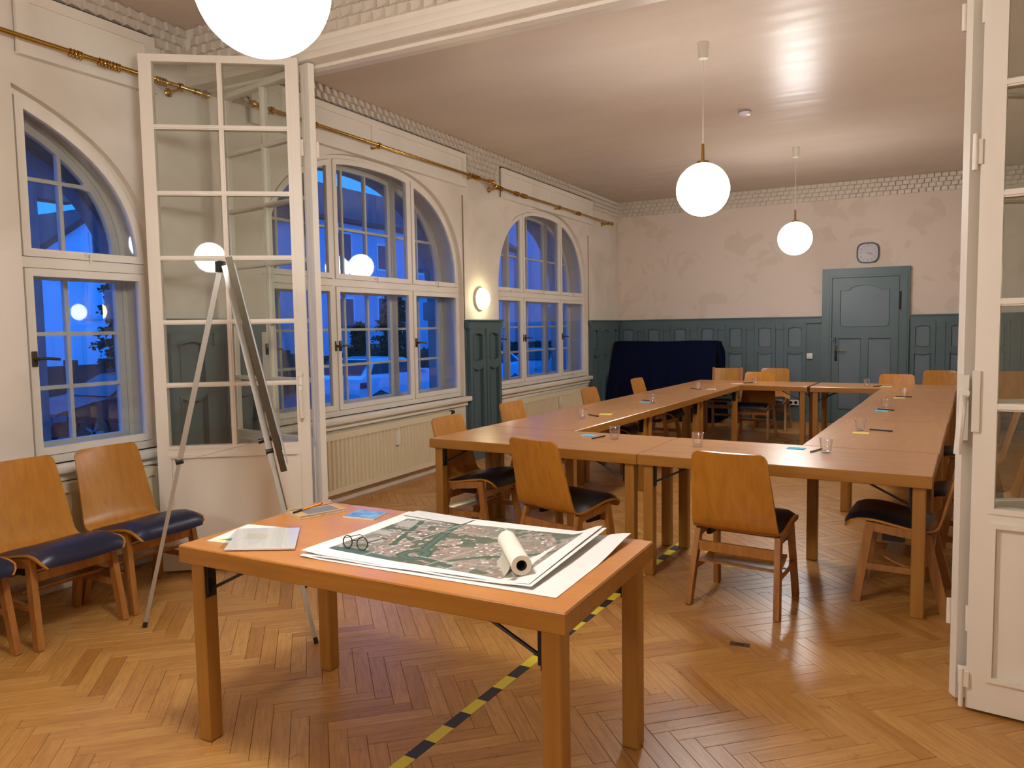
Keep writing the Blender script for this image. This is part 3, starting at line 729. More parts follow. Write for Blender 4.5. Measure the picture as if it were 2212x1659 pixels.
def near(a, b, z=HT): return Vector((NX + a * math.cos(NTH) - b * math.sin(NTH), NY + a * math.sin(NTH) + b * math.cos(NTH), z))
ntb = make_table(NL, ND, 'beech folding table in the foreground with the aerial map', None, near_top)
ntb.location = (NX, NY, 0); ntb.rotation_euler = (0, 0, NTH)

# ------------------------------------------------------------------ chairs
PROF = [(.272, .400), (.262, .422), (.245, .440), (.21, .452), (.16, .456), (.10, .450), (.04, .438), (-.03, .425), (-.09, .418), (-.13, .419), (-.158, .430), (-.176, .452), (-.188, .49), (-.199, .54), (-.219, .62), (-.240, .70), (-.259, .77), (-.276, .825), (-.281, .842), (-.285, .855)]
def prof_w(i):
    n = len(PROF)
    if i == 0: return .200
    if i == 1: return .218
    if i <= 10: return .226 + .002 * (i > 6)
    z = PROF[i][1]; w_ = .228 - (z - .43) * .085
    if i == n - 1: return w_ - .028
    if i == n - 2: return w_ - .008
    return w_
def shell_mesh():
    bm = bmesh.new(); nu = 12; T = .011; top, bot = [], []
    n = len(PROF)
    for i, (x, z) in enumerate(PROF):
        x0, z0 = PROF[max(i - 1, 0)]; x1, z1 = PROF[min(i + 1, n - 1)]
        tx, tz = x1 - x0, z1 - z0; l = math.hypot(tx, tz); nx, nz = tz / l, -tx / l     # normal to upper/front side
        hw = prof_w(i); r1, r2 = [], []
        for k in range(nu + 1):
            u = -1 + 2 * k / nu; con = .016 * (1 - u * u)
            back = max(0, min(1, (z - .44) / .1)) if x < -.1 else 0
            cx = -con * back; cz = -.006 * (1 - u * u) * (1 - back) if x > -.2 else 0
            r1.append(bm.verts.new((x + cx + nx * T / 2, u * hw, z + cz + nz * T / 2))); r2.append(bm.verts.new((x + cx - nx * T / 2, u * hw, z + cz - nz * T / 2)))
        top.append(r1); bot.append(r2)
    for i in range(n - 1):
        for k in range(nu):
            bm.faces.new((top[i][k], top[i][k + 1], top[i + 1][k + 1], top[i + 1][k])); bm.faces.new((bot[i][k], bot[i + 1][k], bot[i + 1][k + 1], bot[i][k + 1]))
        for k in (0, nu): bm.faces.new((top[i][k], top[i + 1][k], bot[i + 1][k], bot[i][k]))
    for i in (0, n - 1):
        for k in range(nu): bm.faces.new((top[i][k], top[i][k + 1], bot[i][k + 1], bot[i][k]))
    return fin(bm, 'shell', True, 40)
def pad_mesh():
    bm = bmesh.new(); nu = 12; rows = []
    idx = [0, 1, 2, 3, 4, 5, 6, 7, 8, 9]; n = len(idx)
    for j, i in enumerate(idx):
        x, z = PROF[i]; x0, z0 = PROF[max(i - 1, 0)]; x1, z1 = PROF[i + 1]; tx, tz = x1 - x0, z1 - z0; l = math.hypot(tx, tz); nx, nz = tz / l, -tx / l
        e = min(j, n - 1 - j); hgt = {0: .002, 1: .017, 2: .025}.get(e, .028); hw = prof_w(i) - .010
        if j == n - 1: hgt = .001
        row = []
        for k in range(nu + 1):
            u = -1 + 2 * k / nu; f = (1 - abs(u) ** 6) ** .5
            row.append(bm.verts.new((x + nx * (.006 + hgt * f), u * hw, z - .006 * (1 - u * u) + nz * (.006 + hgt * f))))
        rows.append(row)
    for a, b in zip(rows, rows[1:]):
        for k in range(nu): bm.faces.new((a[k], a[k + 1], b[k + 1], b[k]))
    return fin(bm, 'pad', True, 80)
SHELL, PADM = shell_mesh(), pad_mesh(); SHELL.materials.append(beech_v)
def make_chair(name, label, padm, group):
    t = empty(name, label=label, cat='chair', group=group)
    link('shell', SHELL, None, t)
    pm = PADM.copy(); pm.materials.append(padm); link('seat_pad', pm, None, t)
    for s in (-1, 1):
        bm = bmesh.new(); bar(bm, (.212, s * .222, .001), (.150, s * .205, .425), .030, .044, (1, 0, 0)); link('leg', fin(bm, 'fl'), beech_leg, t)
        bm = bmesh.new(); bar(bm, (-.212, s * .234, .001), (-.115, s * .212, .40), .030, .046, (1, 0, 0)); link('leg', fin(bm, 'rl'), beech_leg, t)
        bm = bmesh.new(); bar(bm, (.172, s * .204, .418), (-.130, s * .210, .385), .026, .046); link('seat_rail', fin(bm, 'sr'), beech_leg, t)
        bm = bmesh.new(); bar(bm, (.185, s * .214, .20), (-.165, s * .222, .20), .020, .034); link('side_stretcher', fin(bm, 'ss'), beech_leg, t)
        bm = bmesh.new(); box(bm, -.02, .09, s * .193 - .012, s * .193 + .012, .345, .385); link('bracket', fin(bm, 'bk'), blackm, t)
    bm = bmesh.new(); bar(bm, (-.142, -.212, .315), (-.142, .212, .315), .020, .052); link('back_rail', fin(bm, 'brl'), beech_leg, t)
    bm = bmesh.new(); bar(bm, (.165, -.205, .345), (.165, .205, .345), .018, .045); link('front_rail', fin(bm, 'frl'), beech_leg, t)
    bm = bmesh.new(); n = 6; rows = []
    for k in range(n + 1):
        x = -.15 + .23 * k / n; z = .235 + .028 * (1 - (2 * k / n - 1) ** 2) * -1 + .03 * k / n
        rows.append([bm.verts.new((x, yy, z + dz)) for yy, dz in ((-.208, 0), (.208, 0), (.208, -.009), (-.208, -.009))])
    for a, b in zip(rows, rows[1:]):
        for k in range(4): bm.faces.new((a[k], a[(k + 1) % 4], b[(k + 1) % 4], b[k]))
    bm.faces.new(rows[0]); bm.faces.new(rows[-1][::-1]); link('book_shelf', fin(bm, 'bs', True), beech_leg, t)
    return t
ca = make_chair('side_chair', 'x', navy, 'beech chairs with navy seats in a row by the near window')
cb = make_chair('side_chair', 'x', blackl, 'beech chairs with dark seats around the table ring')
first = {'a': ca, 'b': cb}; used = set()
def chair(k, x, y, rz, label, group=None):
    o = first[k] if k not in used else copy_tree(first[k]); used.add(k)
    o.location = (x, y, 0); o.rotation_euler = (0, 0, rz); o['label'] = label
    if group: o['group'] = group
for y, lb, x in ((2.815, 'navy-seated beech chair next to the easel leg', -3.895), (2.305, 'navy-seated beech chair in the middle of the row by the near window', -3.89), (1.79, 'navy-seated beech chair cut off by the left edge', -3.95)):
    chair('a', x, y, 0, lb)
def rchair(a, b, rot, label):
    p = ring(a, b); chair('b', p.x, p.y, TH + rot, label)
rchair(2.225, -.115, PI / 2 - .05, 'dark-seated beech chair seen from behind at the front right of the ring')
rchair(1.144, -.14, PI / 2 - .26, 'dark-seated beech chair seen from behind behind the foreground table')
rchair(.19, .345, 0, 'dark-seated beech chair at the left end of the near table, beside the radiator')
rchair(.065, 1.47, 0, 'dark-seated beech chair on the left row before the panelled pier')
rchair(.035, 3.12, 0, 'dark-seated beech chair on the left row before the far radiator')
rchair(-.035, 4.66, 0, 'dark-seated beech chair on the left row before the navy cloth')
rchair(2.965, .387, PI, 'dark-seated beech chair seen from the side at the right corner of the ring')
rchair(3.32, 1.15, PI, 'dark-seated beech chair on the right row, mostly hidden by the door leaf')
rchair(3.30, 2.75, PI, 'dark-seated beech chair on the right row, behind the glazed door leaf')
rchair(.80, 6.02, -PI / 2, 'dark-seated beech chair at the far side of the ring, left of its middle')
rchair(2.46, 6.0, -PI / 2, 'dark-seated beech chair at the far side of the ring before the door')
chair('b', -1.79, 11.36, -PI / 2, 'dark-seated beech chair against the back wall below the light switch', 'beech chairs against the back wall')
chair('b', .31, 11.2, -PI / 2, 'dark-seated beech chair against the back wall right of the door', 'beech chairs against the back wall')
chair('b', 1.15, 11.2, -PI / 2, 'dark-seated beech chair by the back right corner', 'beech chairs against the back wall')
# a different chair: straight posts with a panel between
t = empty('post_chair', (-2.38, 10.97, 0), -PI / 2, label='wooden chair with straight back posts beside the navy cloth', cat='chair')
for s in (-1, 1):
    bm = bmesh.new(); bar(bm, (-.20, s * .20, .001), (-.20, s * .20, .44), .032, .036, (1, 0, 0)); bar(bm, (-.20, s * .20, .44), (-.255, s * .20, .885), .032, .036, (1, 0, 0)); link('leg', fin(bm, 'l'), beech_leg, t)
    bm = bmesh.new(); bar(bm, (.20, s * .20, .001), (.20, s * .20, .44), .034, .034, (1, 0, 0)); link('leg', fin(bm, 'l'), beech_leg, t)
    bm = bmesh.new(); bar(bm, (-.2, s * .2, .40), (.2, s * .2, .40), .022, .05); link('seat_rail', fin(bm, 'r'), beech_leg, t)
bm = bmesh.new(); box(bm, -.2, .2, -.19, .19, .425, .445); bevel(bm, .005); link('seat', fin(bm, 's', True), beech_leg, t)
bm = bmesh.new(); box(bm, -.18, .21, -.18, .18, .446, .478); bevel(bm, .012, 3); link('seat_pad', fin(bm, 's', True), blackl, t)
bm = bmesh.new(); n = 8; R = []
for k in range(n + 1):
    u = -1 + 2 * k / n; cx = -.012 * (1 - u * u)
    R.append([bm.verts.new((x + cx, u * .19, z)) for x, z in ((-.226, .66), (-.250, .875), (-.262, .875), (-.238, .66))])
for a, b in zip(R, R[1:]):
    for k in range(4): bm.faces.new((a[k], a[(k + 1) % 4], b[(k + 1) % 4], b[k]))
link('backrest', fin(bm, 'bk', True), beech_v, t)
bm = bmesh.new(); bar(bm, (-.2, -.2, .2), (-.2, .2, .2), .02, .03); link('stretcher', fin(bm, 'st'), beech_leg, t)
bm = bmesh.new(); bar(bm, (.2, -.2, .36), (.2, .2, .36), .02, .05); link('front_rail', fin(bm, 'st'), beech_leg, t)

# ------------------------------------------------------------------ draped instrument in the back corner
def drape():
    bm = bmesh.new(); X0, X1 = -4.38, -2.74; yb_, yt = YB - .10, YB - .42
    path = [(yb_, 1.245), (yb_ - .16, 1.25), (yt, 1.235), (yt - .05, 1.17), (yt - .17, .86), (yt - .24, .70), (yt - .27, .52), (yt - .30, .25), (yt - .33, .03)]
    nx = 70; G = []
    for j, (y, z) in enumerate(path):
        row = []
        for i in range(nx + 1):
            u = i / nx; fl = max(0, (1.2 - z)) ; spread = .02 + .09 * fl
            x = (X0 - spread * .6) + (X1 - X0 + spread * 1.5) * u
            fold = fl * (.016 * math.sin(u * 33 + .6 * j) + .010 * math.sin(u * 71))
            row.append(bm.verts.new((max(x, XL + .03), y + fold, z + .006 * math.sin(u * 9 + j) * (z > 1))))
        G.append(row)
    for a, b in zip(G, G[1:]):
        for i in range(nx): bm.faces.new((a[i], a[i + 1], b[i + 1], b[i]))
    for side in (0, nx):                         # hanging ends
        prev = None
        for k in range(13):
            v = k / 12; col = []
            for j in range(9):
                w_ = j / 8; y = yb_ + (yt - .27 * w_ - yb_) * v; z = 1.24 * (1 - w_) + .03 * w_
                if k == 12: y = G[min(2 + j * 6 // 8, 8)][side].co.y
                zz = z if z < 1.2 else 1.24 - .0 * v
                x = G[2][side].co.x + (1 if side else -1) * (.03 + .07 * w_ + .02 * math.sin(v * 17 + j)) * (w_ > 0)
                col.append(bm.verts.new((max(x, XL + .025), y, zz)))
            if prev:
                for j in range(8): bm.faces.new((prev[j], prev[j + 1], col[j + 1], col[j]))
            prev = col
    bmesh.ops.solidify(bm, geom=list(bm.faces), thickness=.004)
    return fin(bm, 'drape', True, 60)
link('draped_cloth', drape(), cloth, label='dark navy cloth draped over a large piece in the back corner', cat='cloth')
t = empty('upright_cabinet', (-3.56, YB - .3, 0), label='large upright piece hidden under the navy cloth', cat='cabinet')
boxo('body', (-.78, .78, -.06, .20, .03, 1.21), black, t); boxo('shelf', (-.78, .78, -.22, -.06, .5, .62), black, t)

# ------------------------------------------------------------------ easel
t = empty('flipchart_easel', (-3.10, 2.85, 0), label='thin aluminium tripod easel seen edge-on beside the foreground table', cat='easel')
O_ = Vector((-3.10, 2.85, 0)); apex = Vector((-3.10, 2.755, 1.835)) - O_; fn = Vector((-2.53, 2.73, 0.002)) - O_; ff = Vector((-3.144, 3.318, 0.002)) - O_; fr_ = Vector((-3.476, 2.50, .002)) - O_
wv = Vector((-.722, .692, 0)); mid = (fn + ff) / 2; dn = (mid - apex).normalized(); nrm = wv.cross(dn).normalized()
if nrm.x < 0: nrm = -nrm
for nm, a, b in (('leg', apex, fr_), ('leg', apex - wv * .03 + nrm * .02, fn), ('leg', apex + wv * .03 + nrm * .02, ff)):
    b2 = a + (b - a) * .985; bm = bmesh.new(); bar(bm, a, a + (b - a) * .54, .026, .016, wv); bar(bm, a + (b - a) * .5, b2, .019, .012, wv); g = link('leg', fin(bm, 'leg'), alu, t)
    bm = bmesh.new(); bar(bm, b2, b, .021, .016, wv); link('rubber_foot', fin(bm, 'ft'), black, g)
    k = a + (b - a) * (.535 if b is fr_ else .5); bm = bmesh.new(); cyl(bm, k - nrm * .018, k + nrm * .018, .014, n=12); link('knob', fin(bm, 'kn', True), black, g)
bm = bmesh.new(); box(bm, -.02, .02, -.02, .02, -.025, .03, Matrix.Translation(apex)); bevel(bm, .005); link('head', fin(bm, 'hd', True), black, t)
Mb = Matrix(((wv.x, dn.x, nrm.x, apex.x), (wv.y, dn.y, nrm.y, apex.y), (wv.z, dn.z, nrm.z, apex.z), (0, 0, 0, 1)))
bm = bmesh.new(); box(bm, -.34, .34, .0, 1.02, .045, .062, Mb); link('board', fin(bm, 'bd'), alu, t)
bm = bmesh.new()
for s in (-1, 1): box(bm, s * .345 - .008, s * .345 + .008, -.01, 1.03, .038, .068, Mb)
link('board_rim', fin(bm, 'bdr'), bronze, t)
bm = bmesh.new(); rows = []
for k in range(13):
    v = k / 12; L = .02 + .98 * v; lift = .066 + .004 * v + .035 * max(0, v - .85) / .15 * math.sin(v * 3); rows.append([bm.verts.new(Mb @ Vector((s * .33, L, lift + dd))) for s, dd in ((-1, 0), (1, 0), (1, .006), (-1, .006))])
for a, b in zip(rows, rows[1:]):
    for k in range(4): bm.faces.new((a[k], a[(k + 1) % 4], b[(k + 1) % 4], b[k]))
link('paper_pad', fin(bm, 'pad', True), mat('grey_paper', (170, 168, 170), .8), t)
bm = bmesh.new(); k1 = apex + (fr_ - apex) * .535; cyl(bm, k1, apex + (fn - apex) * .47, .0012, n=5); cyl(bm, k1, apex + (ff - apex) * .5, .0012, n=5)
link('safety_cords', fin(bm, 'cord'), alu, t)
bm = bmesh.new(); cyl(bm, apex + (fn - apex) * .47 - nrm * .03, apex + (fn - apex) * .47 + nrm * .01, .014, .009, 12); link('clamp_knob', fin(bm, 'kn', True), black, t)

# ------------------------------------------------------------------ tumblers, pens, notes on the ring
gp = [(.030, 0), (.030, .0), (.0295, .001), (.031, .012), (.036, .05), (.040, .088), (.0385, .088), (.0345, .05), (.0295, .017), (0, .014)]
def tumbler_mesh():
    bm = bmesh.new(); lathe(bm, [(0, 0), (.026, 0), (.0285, .004), (.033, .045), (.038, .088), (.0368, .0885), (.0355, .087), (.0308, .045), (.0262, .016), (.02, .012), (0, .011)], 28); return fin(bm, 'tumbler', True, 50)
TM = tumbler_mesh(); TM.materials.append(tumbler_m)
pen_bm = bmesh.new(); cyl(pen_bm, (-.075, 0, .0055), (.045, 0, .0055), .0045, n=8); cyl(pen_bm, (.045, 0, .0055), (.078, 0, .0055), .0053, n=8); PEN = fin(pen_bm, 'pen', True); PEN.materials.append(mat('pen_black', (32, 22, 22), .4))
cyan = mat('note_blue', (92, 190, 226), .8); yel = mat('note_yellow', (232, 224, 120), .8); palebl = mat('note_pale', (190, 205, 212), .8)
seats = [((.478, 1.481), (.53, 1.834), ((.431, 1.716), (.536, 1.649)), 'y', 'in the left row next to the panelled pier'),
 ((1.188, .521), (.961, .589), ((1.054, .436), (1.083, .595)), 'b', 'on the near left table'),
 ((.578, 2.854), (.456, 2.954), ((.347, 3.119), (.534, 3.036)), 'b', 'in the middle of the left row'),
 ((.488, 4.583), (.613, 4.699), ((.382, 4.687), (.478, 4.65)), 'p', 'at the far end of the left row'),
 ((1.788, .446), None, None, '', 'on the near right table behind the chair back'),
 ((2.536, .527), (2.352, .612), ((2.455, .488), (2.495, .64)), 'b', 'at the near right corner of the ring'),
 ((2.593, 1.621), (2.613, 1.48), ((2.647, 1.673), (2.796, 1.635)), 'y', 'on the near part of the right row'),
 ((2.618, 3.155), (2.60, 2.99), ((2.544, 3.124), (2.705, 3.031)), 'b', 'in the middle of the right row'),
 ((2.671, 4.465), (2.638, 4.30), ((2.592, 4.43), (2.745, 4.40)), 'y', 'at the far end of the right row'),
 ((2.184, 5.68), (2.392, 5.72), ((2.26, 5.66), (2.335, 5.80)), 'w', 'on the far right table'),
 ((.90, 5.62), (.66, 5.66), ((.73, 5.75), (.80, 5.85)), 'w', 'on the far left table')]
def pen_at(p, q, label):
    a, b = ring(*p), ring(*q); d = b - a; o = link('pen', PEN, None, loc=(*((a + b) / 2).xy, HT), label=label, cat='pen', group='black pens laid out on the table ring'); o.rotation_euler = (0, 0, math.atan2(d.y, d.x))
nn = {'b': (cyan, 'blue'), 'y': (yel, 'yellow'), 'p': (mat('note_cream', (226, 216, 180), .8), 'cream'), 'w': (palebl, 'pale')}
for gpos, npos, pp, col, where in seats:
    link('tumbler', TM, None, loc=ring(*gpos, HT + .0005), label='clear water glass ' + where, cat='glass', group='clear water glasses on the table ring')
    if pp: pen_at(pp[0], pp[1], 'black pen ' + where)
    if npos:
        p = ring(*npos); m_, cn = nn[col]; big = .075 if col != 'w' else .10
        o = boxo('note_pad', (-big / 2 * 1.35, big / 2 * 1.35, -big / 2, big / 2, 0, .003), m_, None, 0, label=cn + ' paper note ' + where, cat='note', group='paper notes laid out on the table ring')
        o.location = (p.x, p.y, HT); o.rotation_euler = (0, 0, TH + (0 if npos[1] < 1 or npos[1] > 5.4 else (.15 if npos[0] < 1.5 else 0)))

# ------------------------------------------------------------------ things on the foreground table
def sheet(name, quad, zfun, m, label, th=.0008, nx=36, ny=22):
    bm = bmesh.new(); G = []
    for i in range(nx + 1):
        u = i / nx; row = []
        for j in range(ny + 1):
            v = j / ny
            a = [(1 - u) * (1 - v), u * (1 - v), u * v, (1 - u) * v]
            x = sum(q[0] * k for q, k in zip(quad, a)); y = sum(q[1] * k for q, k in zip(quad, a)); p = near(x, y, HT + zfun(u, v)); row.append(bm.verts.new(p))
        G.append(row)
    Lw = [[bm.verts.new(v.co - Vector((0, 0, th))) for v in row] for row in G]
    for i in range(nx):
        for j in range(ny):
            bm.faces.new((G[i][j], G[i + 1][j], G[i + 1][j + 1], G[i][j + 1])); bm.faces.new((Lw[i][j], Lw[i][j + 1], Lw[i + 1][j + 1], Lw[i + 1][j]))
        for j in (0, ny): bm.faces.new((G[i][j], G[i + 1][j], Lw[i + 1][j], Lw[i][j]))
    for j in range(ny):
        for i in (0, nx): bm.faces.new((G[i][j], G[i][j + 1], Lw[i][j + 1], Lw[i][j]))
    c = near((quad[0][0] + quad[2][0]) / 2, (quad[0][1] + quad[2][1]) / 2, HT)
    for v in bm.verts: v.co -= c
    return link(name, fin(bm, name, True, 60), m, loc=c, label=label, cat='map sheet', group='large map sheets on the foreground table')
ss = lambda x: max(0, min(1, x)) ** 2 * (3 - 2 * max(0, min(1, x)))
sheet('map_sheet', [(.515, .078), (1.47, .092), (1.462, .752), (.505, .742)], lambda u, v: .002 + .022 * ss((u - .86) / .14) * ss((v - .45) / .55) + .004 * ss((.1 - u) / .1) * (1 - v), paper, 'blank white sheet at the bottom of the map stack, reaching furthest right')
sheet('map_sheet', [(.508, .088), (1.378, .118), (1.370, .752), (.497, .742)], lambda u, v: .005 + .028 * ss((u - .86) / .14) * (.25 + .75 * v) + .003 * math.sin(u * 9) ** 2, paper, 'white sheet sandwiched in the map stack with a lifted right edge')
top_q = [(.500, .100), (1.365, .130), (1.352, .752), (.492, .742)]
top_z = lambda u, v: .008 + .030 * ss((u - .88) / .12) * (.3 + .7 * v) + .008 * ss((.12 - u) / .12) * ss((.5 - v) / .5) + .0018 * math.sin(u * 11 + v * 3) * (1 - v)
topsheet = sheet('map_sheet', top_q, top_z, paper, 'white-bordered aerial map sheet on top of the stack', nx=150, ny=60)
def hash2(ix, iy, s=0):
    v = np.sin(ix * 127.1 + iy * 311.7 + s * 74.7) * 43758.5453; return v - np.floor(v)
def vnoise(x, y, s=0):
    ix, iy = np.floor(x), np.floor(y); fx, fy = x - ix, y - iy; fx = fx * fx * (3 - 2 * fx); fy = fy * fy * (3 - 2 * fy)
    return (hash2(ix, iy, s) * (1 - fx) + hash2(ix + 1, iy, s) * fx) * (1 - fy) + (hash2(ix, iy + 1, s) * (1 - fx) + hash2(ix + 1, iy + 1, s) * fx) * fy
def printed_map():
    nx, ny = 330, 210; U, V = np.meshgrid(np.linspace(0, 1, nx + 1), np.linspace(0, 1, ny + 1), indexing='ij')
    # colours
    X, Y = U * 1.45, V
    def seg(pts, X=X, Y=Y):
        d = np.full(X.shape, 9.)
        for (a, b), (c, e) in zip(pts, pts[1:]):
            dx, dy = c - a, e - b; t_ = np.clip(((X - a) * dx + (Y - b) * dy) / (dx * dx + dy * dy), 0, 1); d = np.minimum(d, np.hypot(X - a - t_ * dx, Y - b - t_ * dy))
        return d
    warp = vnoise(X * 5, Y * 5, 3) * .08; Xw, Yw = X + warp, Y + vnoise(X * 5, Y * 5, 9) * .08
    ang = .5; Xr = Xw * math.cos(ang) + Yw * math.sin(ang); Yr = -Xw * math.sin(ang) + Yw * math.cos(ang)
    cx, cy = np.floor(Xr * 46), np.floor(Yr * 52); fx, fy = Xr * 46 - cx, Yr * 52 - cy
    h = hash2(cx, cy, 1); h2 = hash2(cx, cy, 5)
    col = np.stack([.16 + .12 * h, .145 + .11 * h, .105 + .085 * h], -1)
    red = (vnoise(X * 3.2, Y * 3.2, 7) + .45 * (X / 1.45)) > .72
    r_ = (h2 > .35) & red; col[r_] = np.stack([.27 + .13 * h, .155 + .08 * h, .105 + .06 * h], -1)[r_]
    w_ = (h2 > .90); col[w_] = np.stack([.55 + .2 * h, .52 + .2 * h, .46 + .2 * h], -1)[w_]
    big = (vnoise(X * 7, Y * 9, 21) > .70) & ~red; col[big] = np.array([.42, .39, .33])
    gr = vnoise(X * 6 + 3, Y * 6, 11) + .3 * vnoise(X * 22, Y * 22, 12); g_ = gr > .93; col[g_] = np.stack([.07 + .05 * h, .10 + .05 * h, .055 + .03 * h], -1)[g_]
    rd = (fx < .13) | (fy < .11); col[rd & ~g_] = np.array([.26, .25, .23])
    speck = hash2(np.floor(X * 210), np.floor(Y * 190), 2); col *= (.72 + .5 * speck)[..., None]
    river = [(.72, 1.0), (.66, .82), (.60, .62), (.57, .45), (.52, .26), (.44, .13), (.46, .04), (.58, .02), (.66, .12), (.62, .25)]
    d = seg([(.47, 1.0), (.50, .75), (.55, .50), (.60, .30), (.53, .22), (.52, .13), (.60, .08), (.70, .12), (.66, .24), (.60, .28)]); bank = (d < .036) & (d >= .016); col[bank] = np.array([.045, .10, .045]) * (.7 + .6 * speck[bank][:, None]); col[d < .016] = np.array([.06, .13, .10])
    d2 = seg([(0, .0), (.10, .05), (.26, .03), (.5, .0)]); col[(d2 < .05)] = np.array([.055, .12, .10])
    d3 = np.minimum(seg([(.16, .95), (.26, .55), (.33, .30)]) + .012 * vnoise(X * 30, Y * 30, 4), seg([(.72, .12), (.95, .05)])); col[d3 < .028] = np.array([.05, .11, .06])
    d4 = seg([(.90, .15), (1.05, .30), (1.20, .40), (1.45, .58)]); col[d4 < .022] = np.array([.06, .12, .06])
    for pts in ([(0, .45), (.3, .70), (.66, .78), (1.0, .70), (1.45, .86)], [(.3, 0), (.42, .5), (.5, 1.)], [(.8, 0), (.95, .5), (1.1, 1.)], [(0, .8), (.5, .9)], [(.62, .16), (.9, .12), (1.45, .2)]):
        col[seg(pts) < .006] = np.array([.36, .35, .33])
    quad = [(.562, .170), (1.305, .150), (1.298, .700), (.560, .640)]
    A = [(1 - U) * (1 - V), U * (1 - V), U * V, (1 - U) * V]
    xs = sum(q_[0] * k for q_, k in zip(quad, A)); ys = sum(q_[1] * k for q_, k in zip(quad, A))
    c = topsheet.location; vs = []
    for i in range(nx + 1):
        for j in range(ny + 1):
            x, y = xs[i, j], ys[i, j]; su, sv = .5, .5
            for _ in range(5): su = (x - .5 + .008 * sv) / (.865 - .005 * sv); sv = (y - .1 - .03 * su) / (.642 - .02 * su)
            p = near(x, y, HT + top_z(su, sv) + .0009); vs.append((p.x - c.x, p.y - c.y, p.z - c.z))
    fs = [(i * (ny + 1) + j, (i + 1) * (ny + 1) + j, (i + 1) * (ny + 1) + j + 1, i * (ny + 1) + j + 1) for i in range(nx) for j in range(ny)]
    me = bpy.data.meshes.new('printed_map'); me.from_pydata(vs, [], fs); ca_ = me.color_attributes.new('print', 'FLOAT_COLOR', 'POINT')
    rgba = np.concatenate([col, np.ones(col.shape[:2] + (1,))], -1).reshape(-1, 4); ca_.data.foreach_set('color', rgba.ravel())
    m = bpy.data.materials.new('map_print'); m.use_nodes = True; b = m.node_tree.nodes['Principled BSDF']; b.inputs['Roughness'].default_value = .55
    at = m.node_tree.nodes.new('ShaderNodeAttribute'); at.attribute_name = 'print'; hs_ = m.node_tree.nodes.new('ShaderNodeHueSaturation'); hs_.inputs['Value'].default_value = 1.1; hs_.inputs['Saturation'].default_value = .8
    m.node_tree.links.new(at.outputs['Color'], hs_.inputs['Color']); m.node_tree.links.new(hs_.outputs[0], b.inputs['Base Color'])
    link('printed_map', me, m, topsheet, label='aerial photograph print of a town with a river')
printed_map()
# small legend sheet lying under the top edge
o = boxo('legend_strip', (-.15, .15, -.045, .045, 0, .0008), mat('legend_paper', (214, 214, 210), .7), None, label='narrow printed legend slip along the back edge of the map', cat='paper'); o.location = near(.67, .70, HT + .0112); o.rotation_euler = (0, 0, -.10)

# paper roll
ra, rb = Vector((-1.045, 2.027, 0)), Vector((-1.222, 2.262, 0)); rz_ = HT + .013
t = empty('paper_roll', (ra.x, ra.y, rz_), math.atan2(rb.y - ra.y, rb.x - ra.x), label='cream roll of tracing paper lying on the map', cat='paper roll'); L = (rb - ra).length; RR = .032
cream = mat('tracing_paper', (236, 230, 212), .6)
M = Matrix.Translation((0, 0, RR)) @ Matrix.Rotation(PI / 2, 4, 'Y')
bm = bmesh.new(); lathe(bm, [(.0165, 0), (RR * .98, 0), (RR, .002), (RR, L - .002), (RR * .98, L), (.0165, L)], 36, M); link('roll', fin(bm, 'roll', True, 40), cream, t)
bm = bmesh.new(); lathe(bm, [(.0165, -.0005), (.0165, L + .0005), (.0150, L + .0005), (.0150, -.0005), (.0165, -.0005)], 28, M); link('core', fin(bm, 'core', True), mat('cardboard_core', (70, 56, 42), .9), t)
bm = bmesh.new(); rows = []
for k in range(9):
    a = PI * .98 + k * .10; rr = RR + .0015 + .002 * k; y, z = math.cos(a) * rr, RR + math.sin(a) * rr * .98
    if k > 3: y = -RR * .9 - (k - 3) * .001; z = max(.001, RR - .022 - .002 * (k - 3))
rows = []
for k in range(8):
    v = k / 7; y = RR * 1.0 + .004 + .018 * v ** 2; z = RR * (1 - v) + .0012; rows.append([bm.verts.new((x_, y, z)) for x_ in (.003, L * .55)])
for a, b in zip(rows, rows[1:]): bm.faces.new((a[0], a[1], b[1], b[0]))
bmesh.ops.solidify(bm, geom=list(bm.faces), thickness=.0006); link('loose_flap', fin(bm, 'flap', True), cream, t)

# eyeglasses
t = empty('eyeglasses', near(.655, .20, HT + .0135), NTH, label='round black-rimmed eyeglasses standing on the map', cat='eyeglasses')
fram = mat('spectacle_frame', (30, 24, 28), .3)
for s in (-1, 1):
    Mg = Matrix.Translation((s * .032, 0, .0215)) @ Matrix.Rotation(PI / 2 - .12, 4, 'X') @ Matrix.Rotation(s * .1, 4, 'Y')
    bm = bmesh.new(); lathe(bm, [(.0215 + (.0019) * math.cos(a), .0022 * math.sin(a)) for a in [2 * PI * j / 6 for j in range(7)]], 32, Mg); r_ = link('rim', fin(bm, 'rim', True), fram, t)
    bm = bmesh.new(); lathe(bm, [(0, .0004), (.0213, .0004)], 28, Mg); link('lens', fin(bm, 'lens', True), pane_m, r_)
    bm = bmesh.new(); tube(bm, [(s * .054, .001, .027), (s * .058 - .004, .015, .027), (s * .057 - .012, .08, .018), (s * .055 - .018, .115, .013), (s * .055 - .020, .135, .002)], .0014, 6); link('temple', fin(bm, 'temple', True), fram, t)
bm = bmesh.new(); tube(bm, [(-.0105, 0, .026), (-.004, 0, .030), (.004, 0, .030), (.0105, 0, .026)], .0014, 6); link('bridge', fin(bm, 'bridge', True), fram, t)

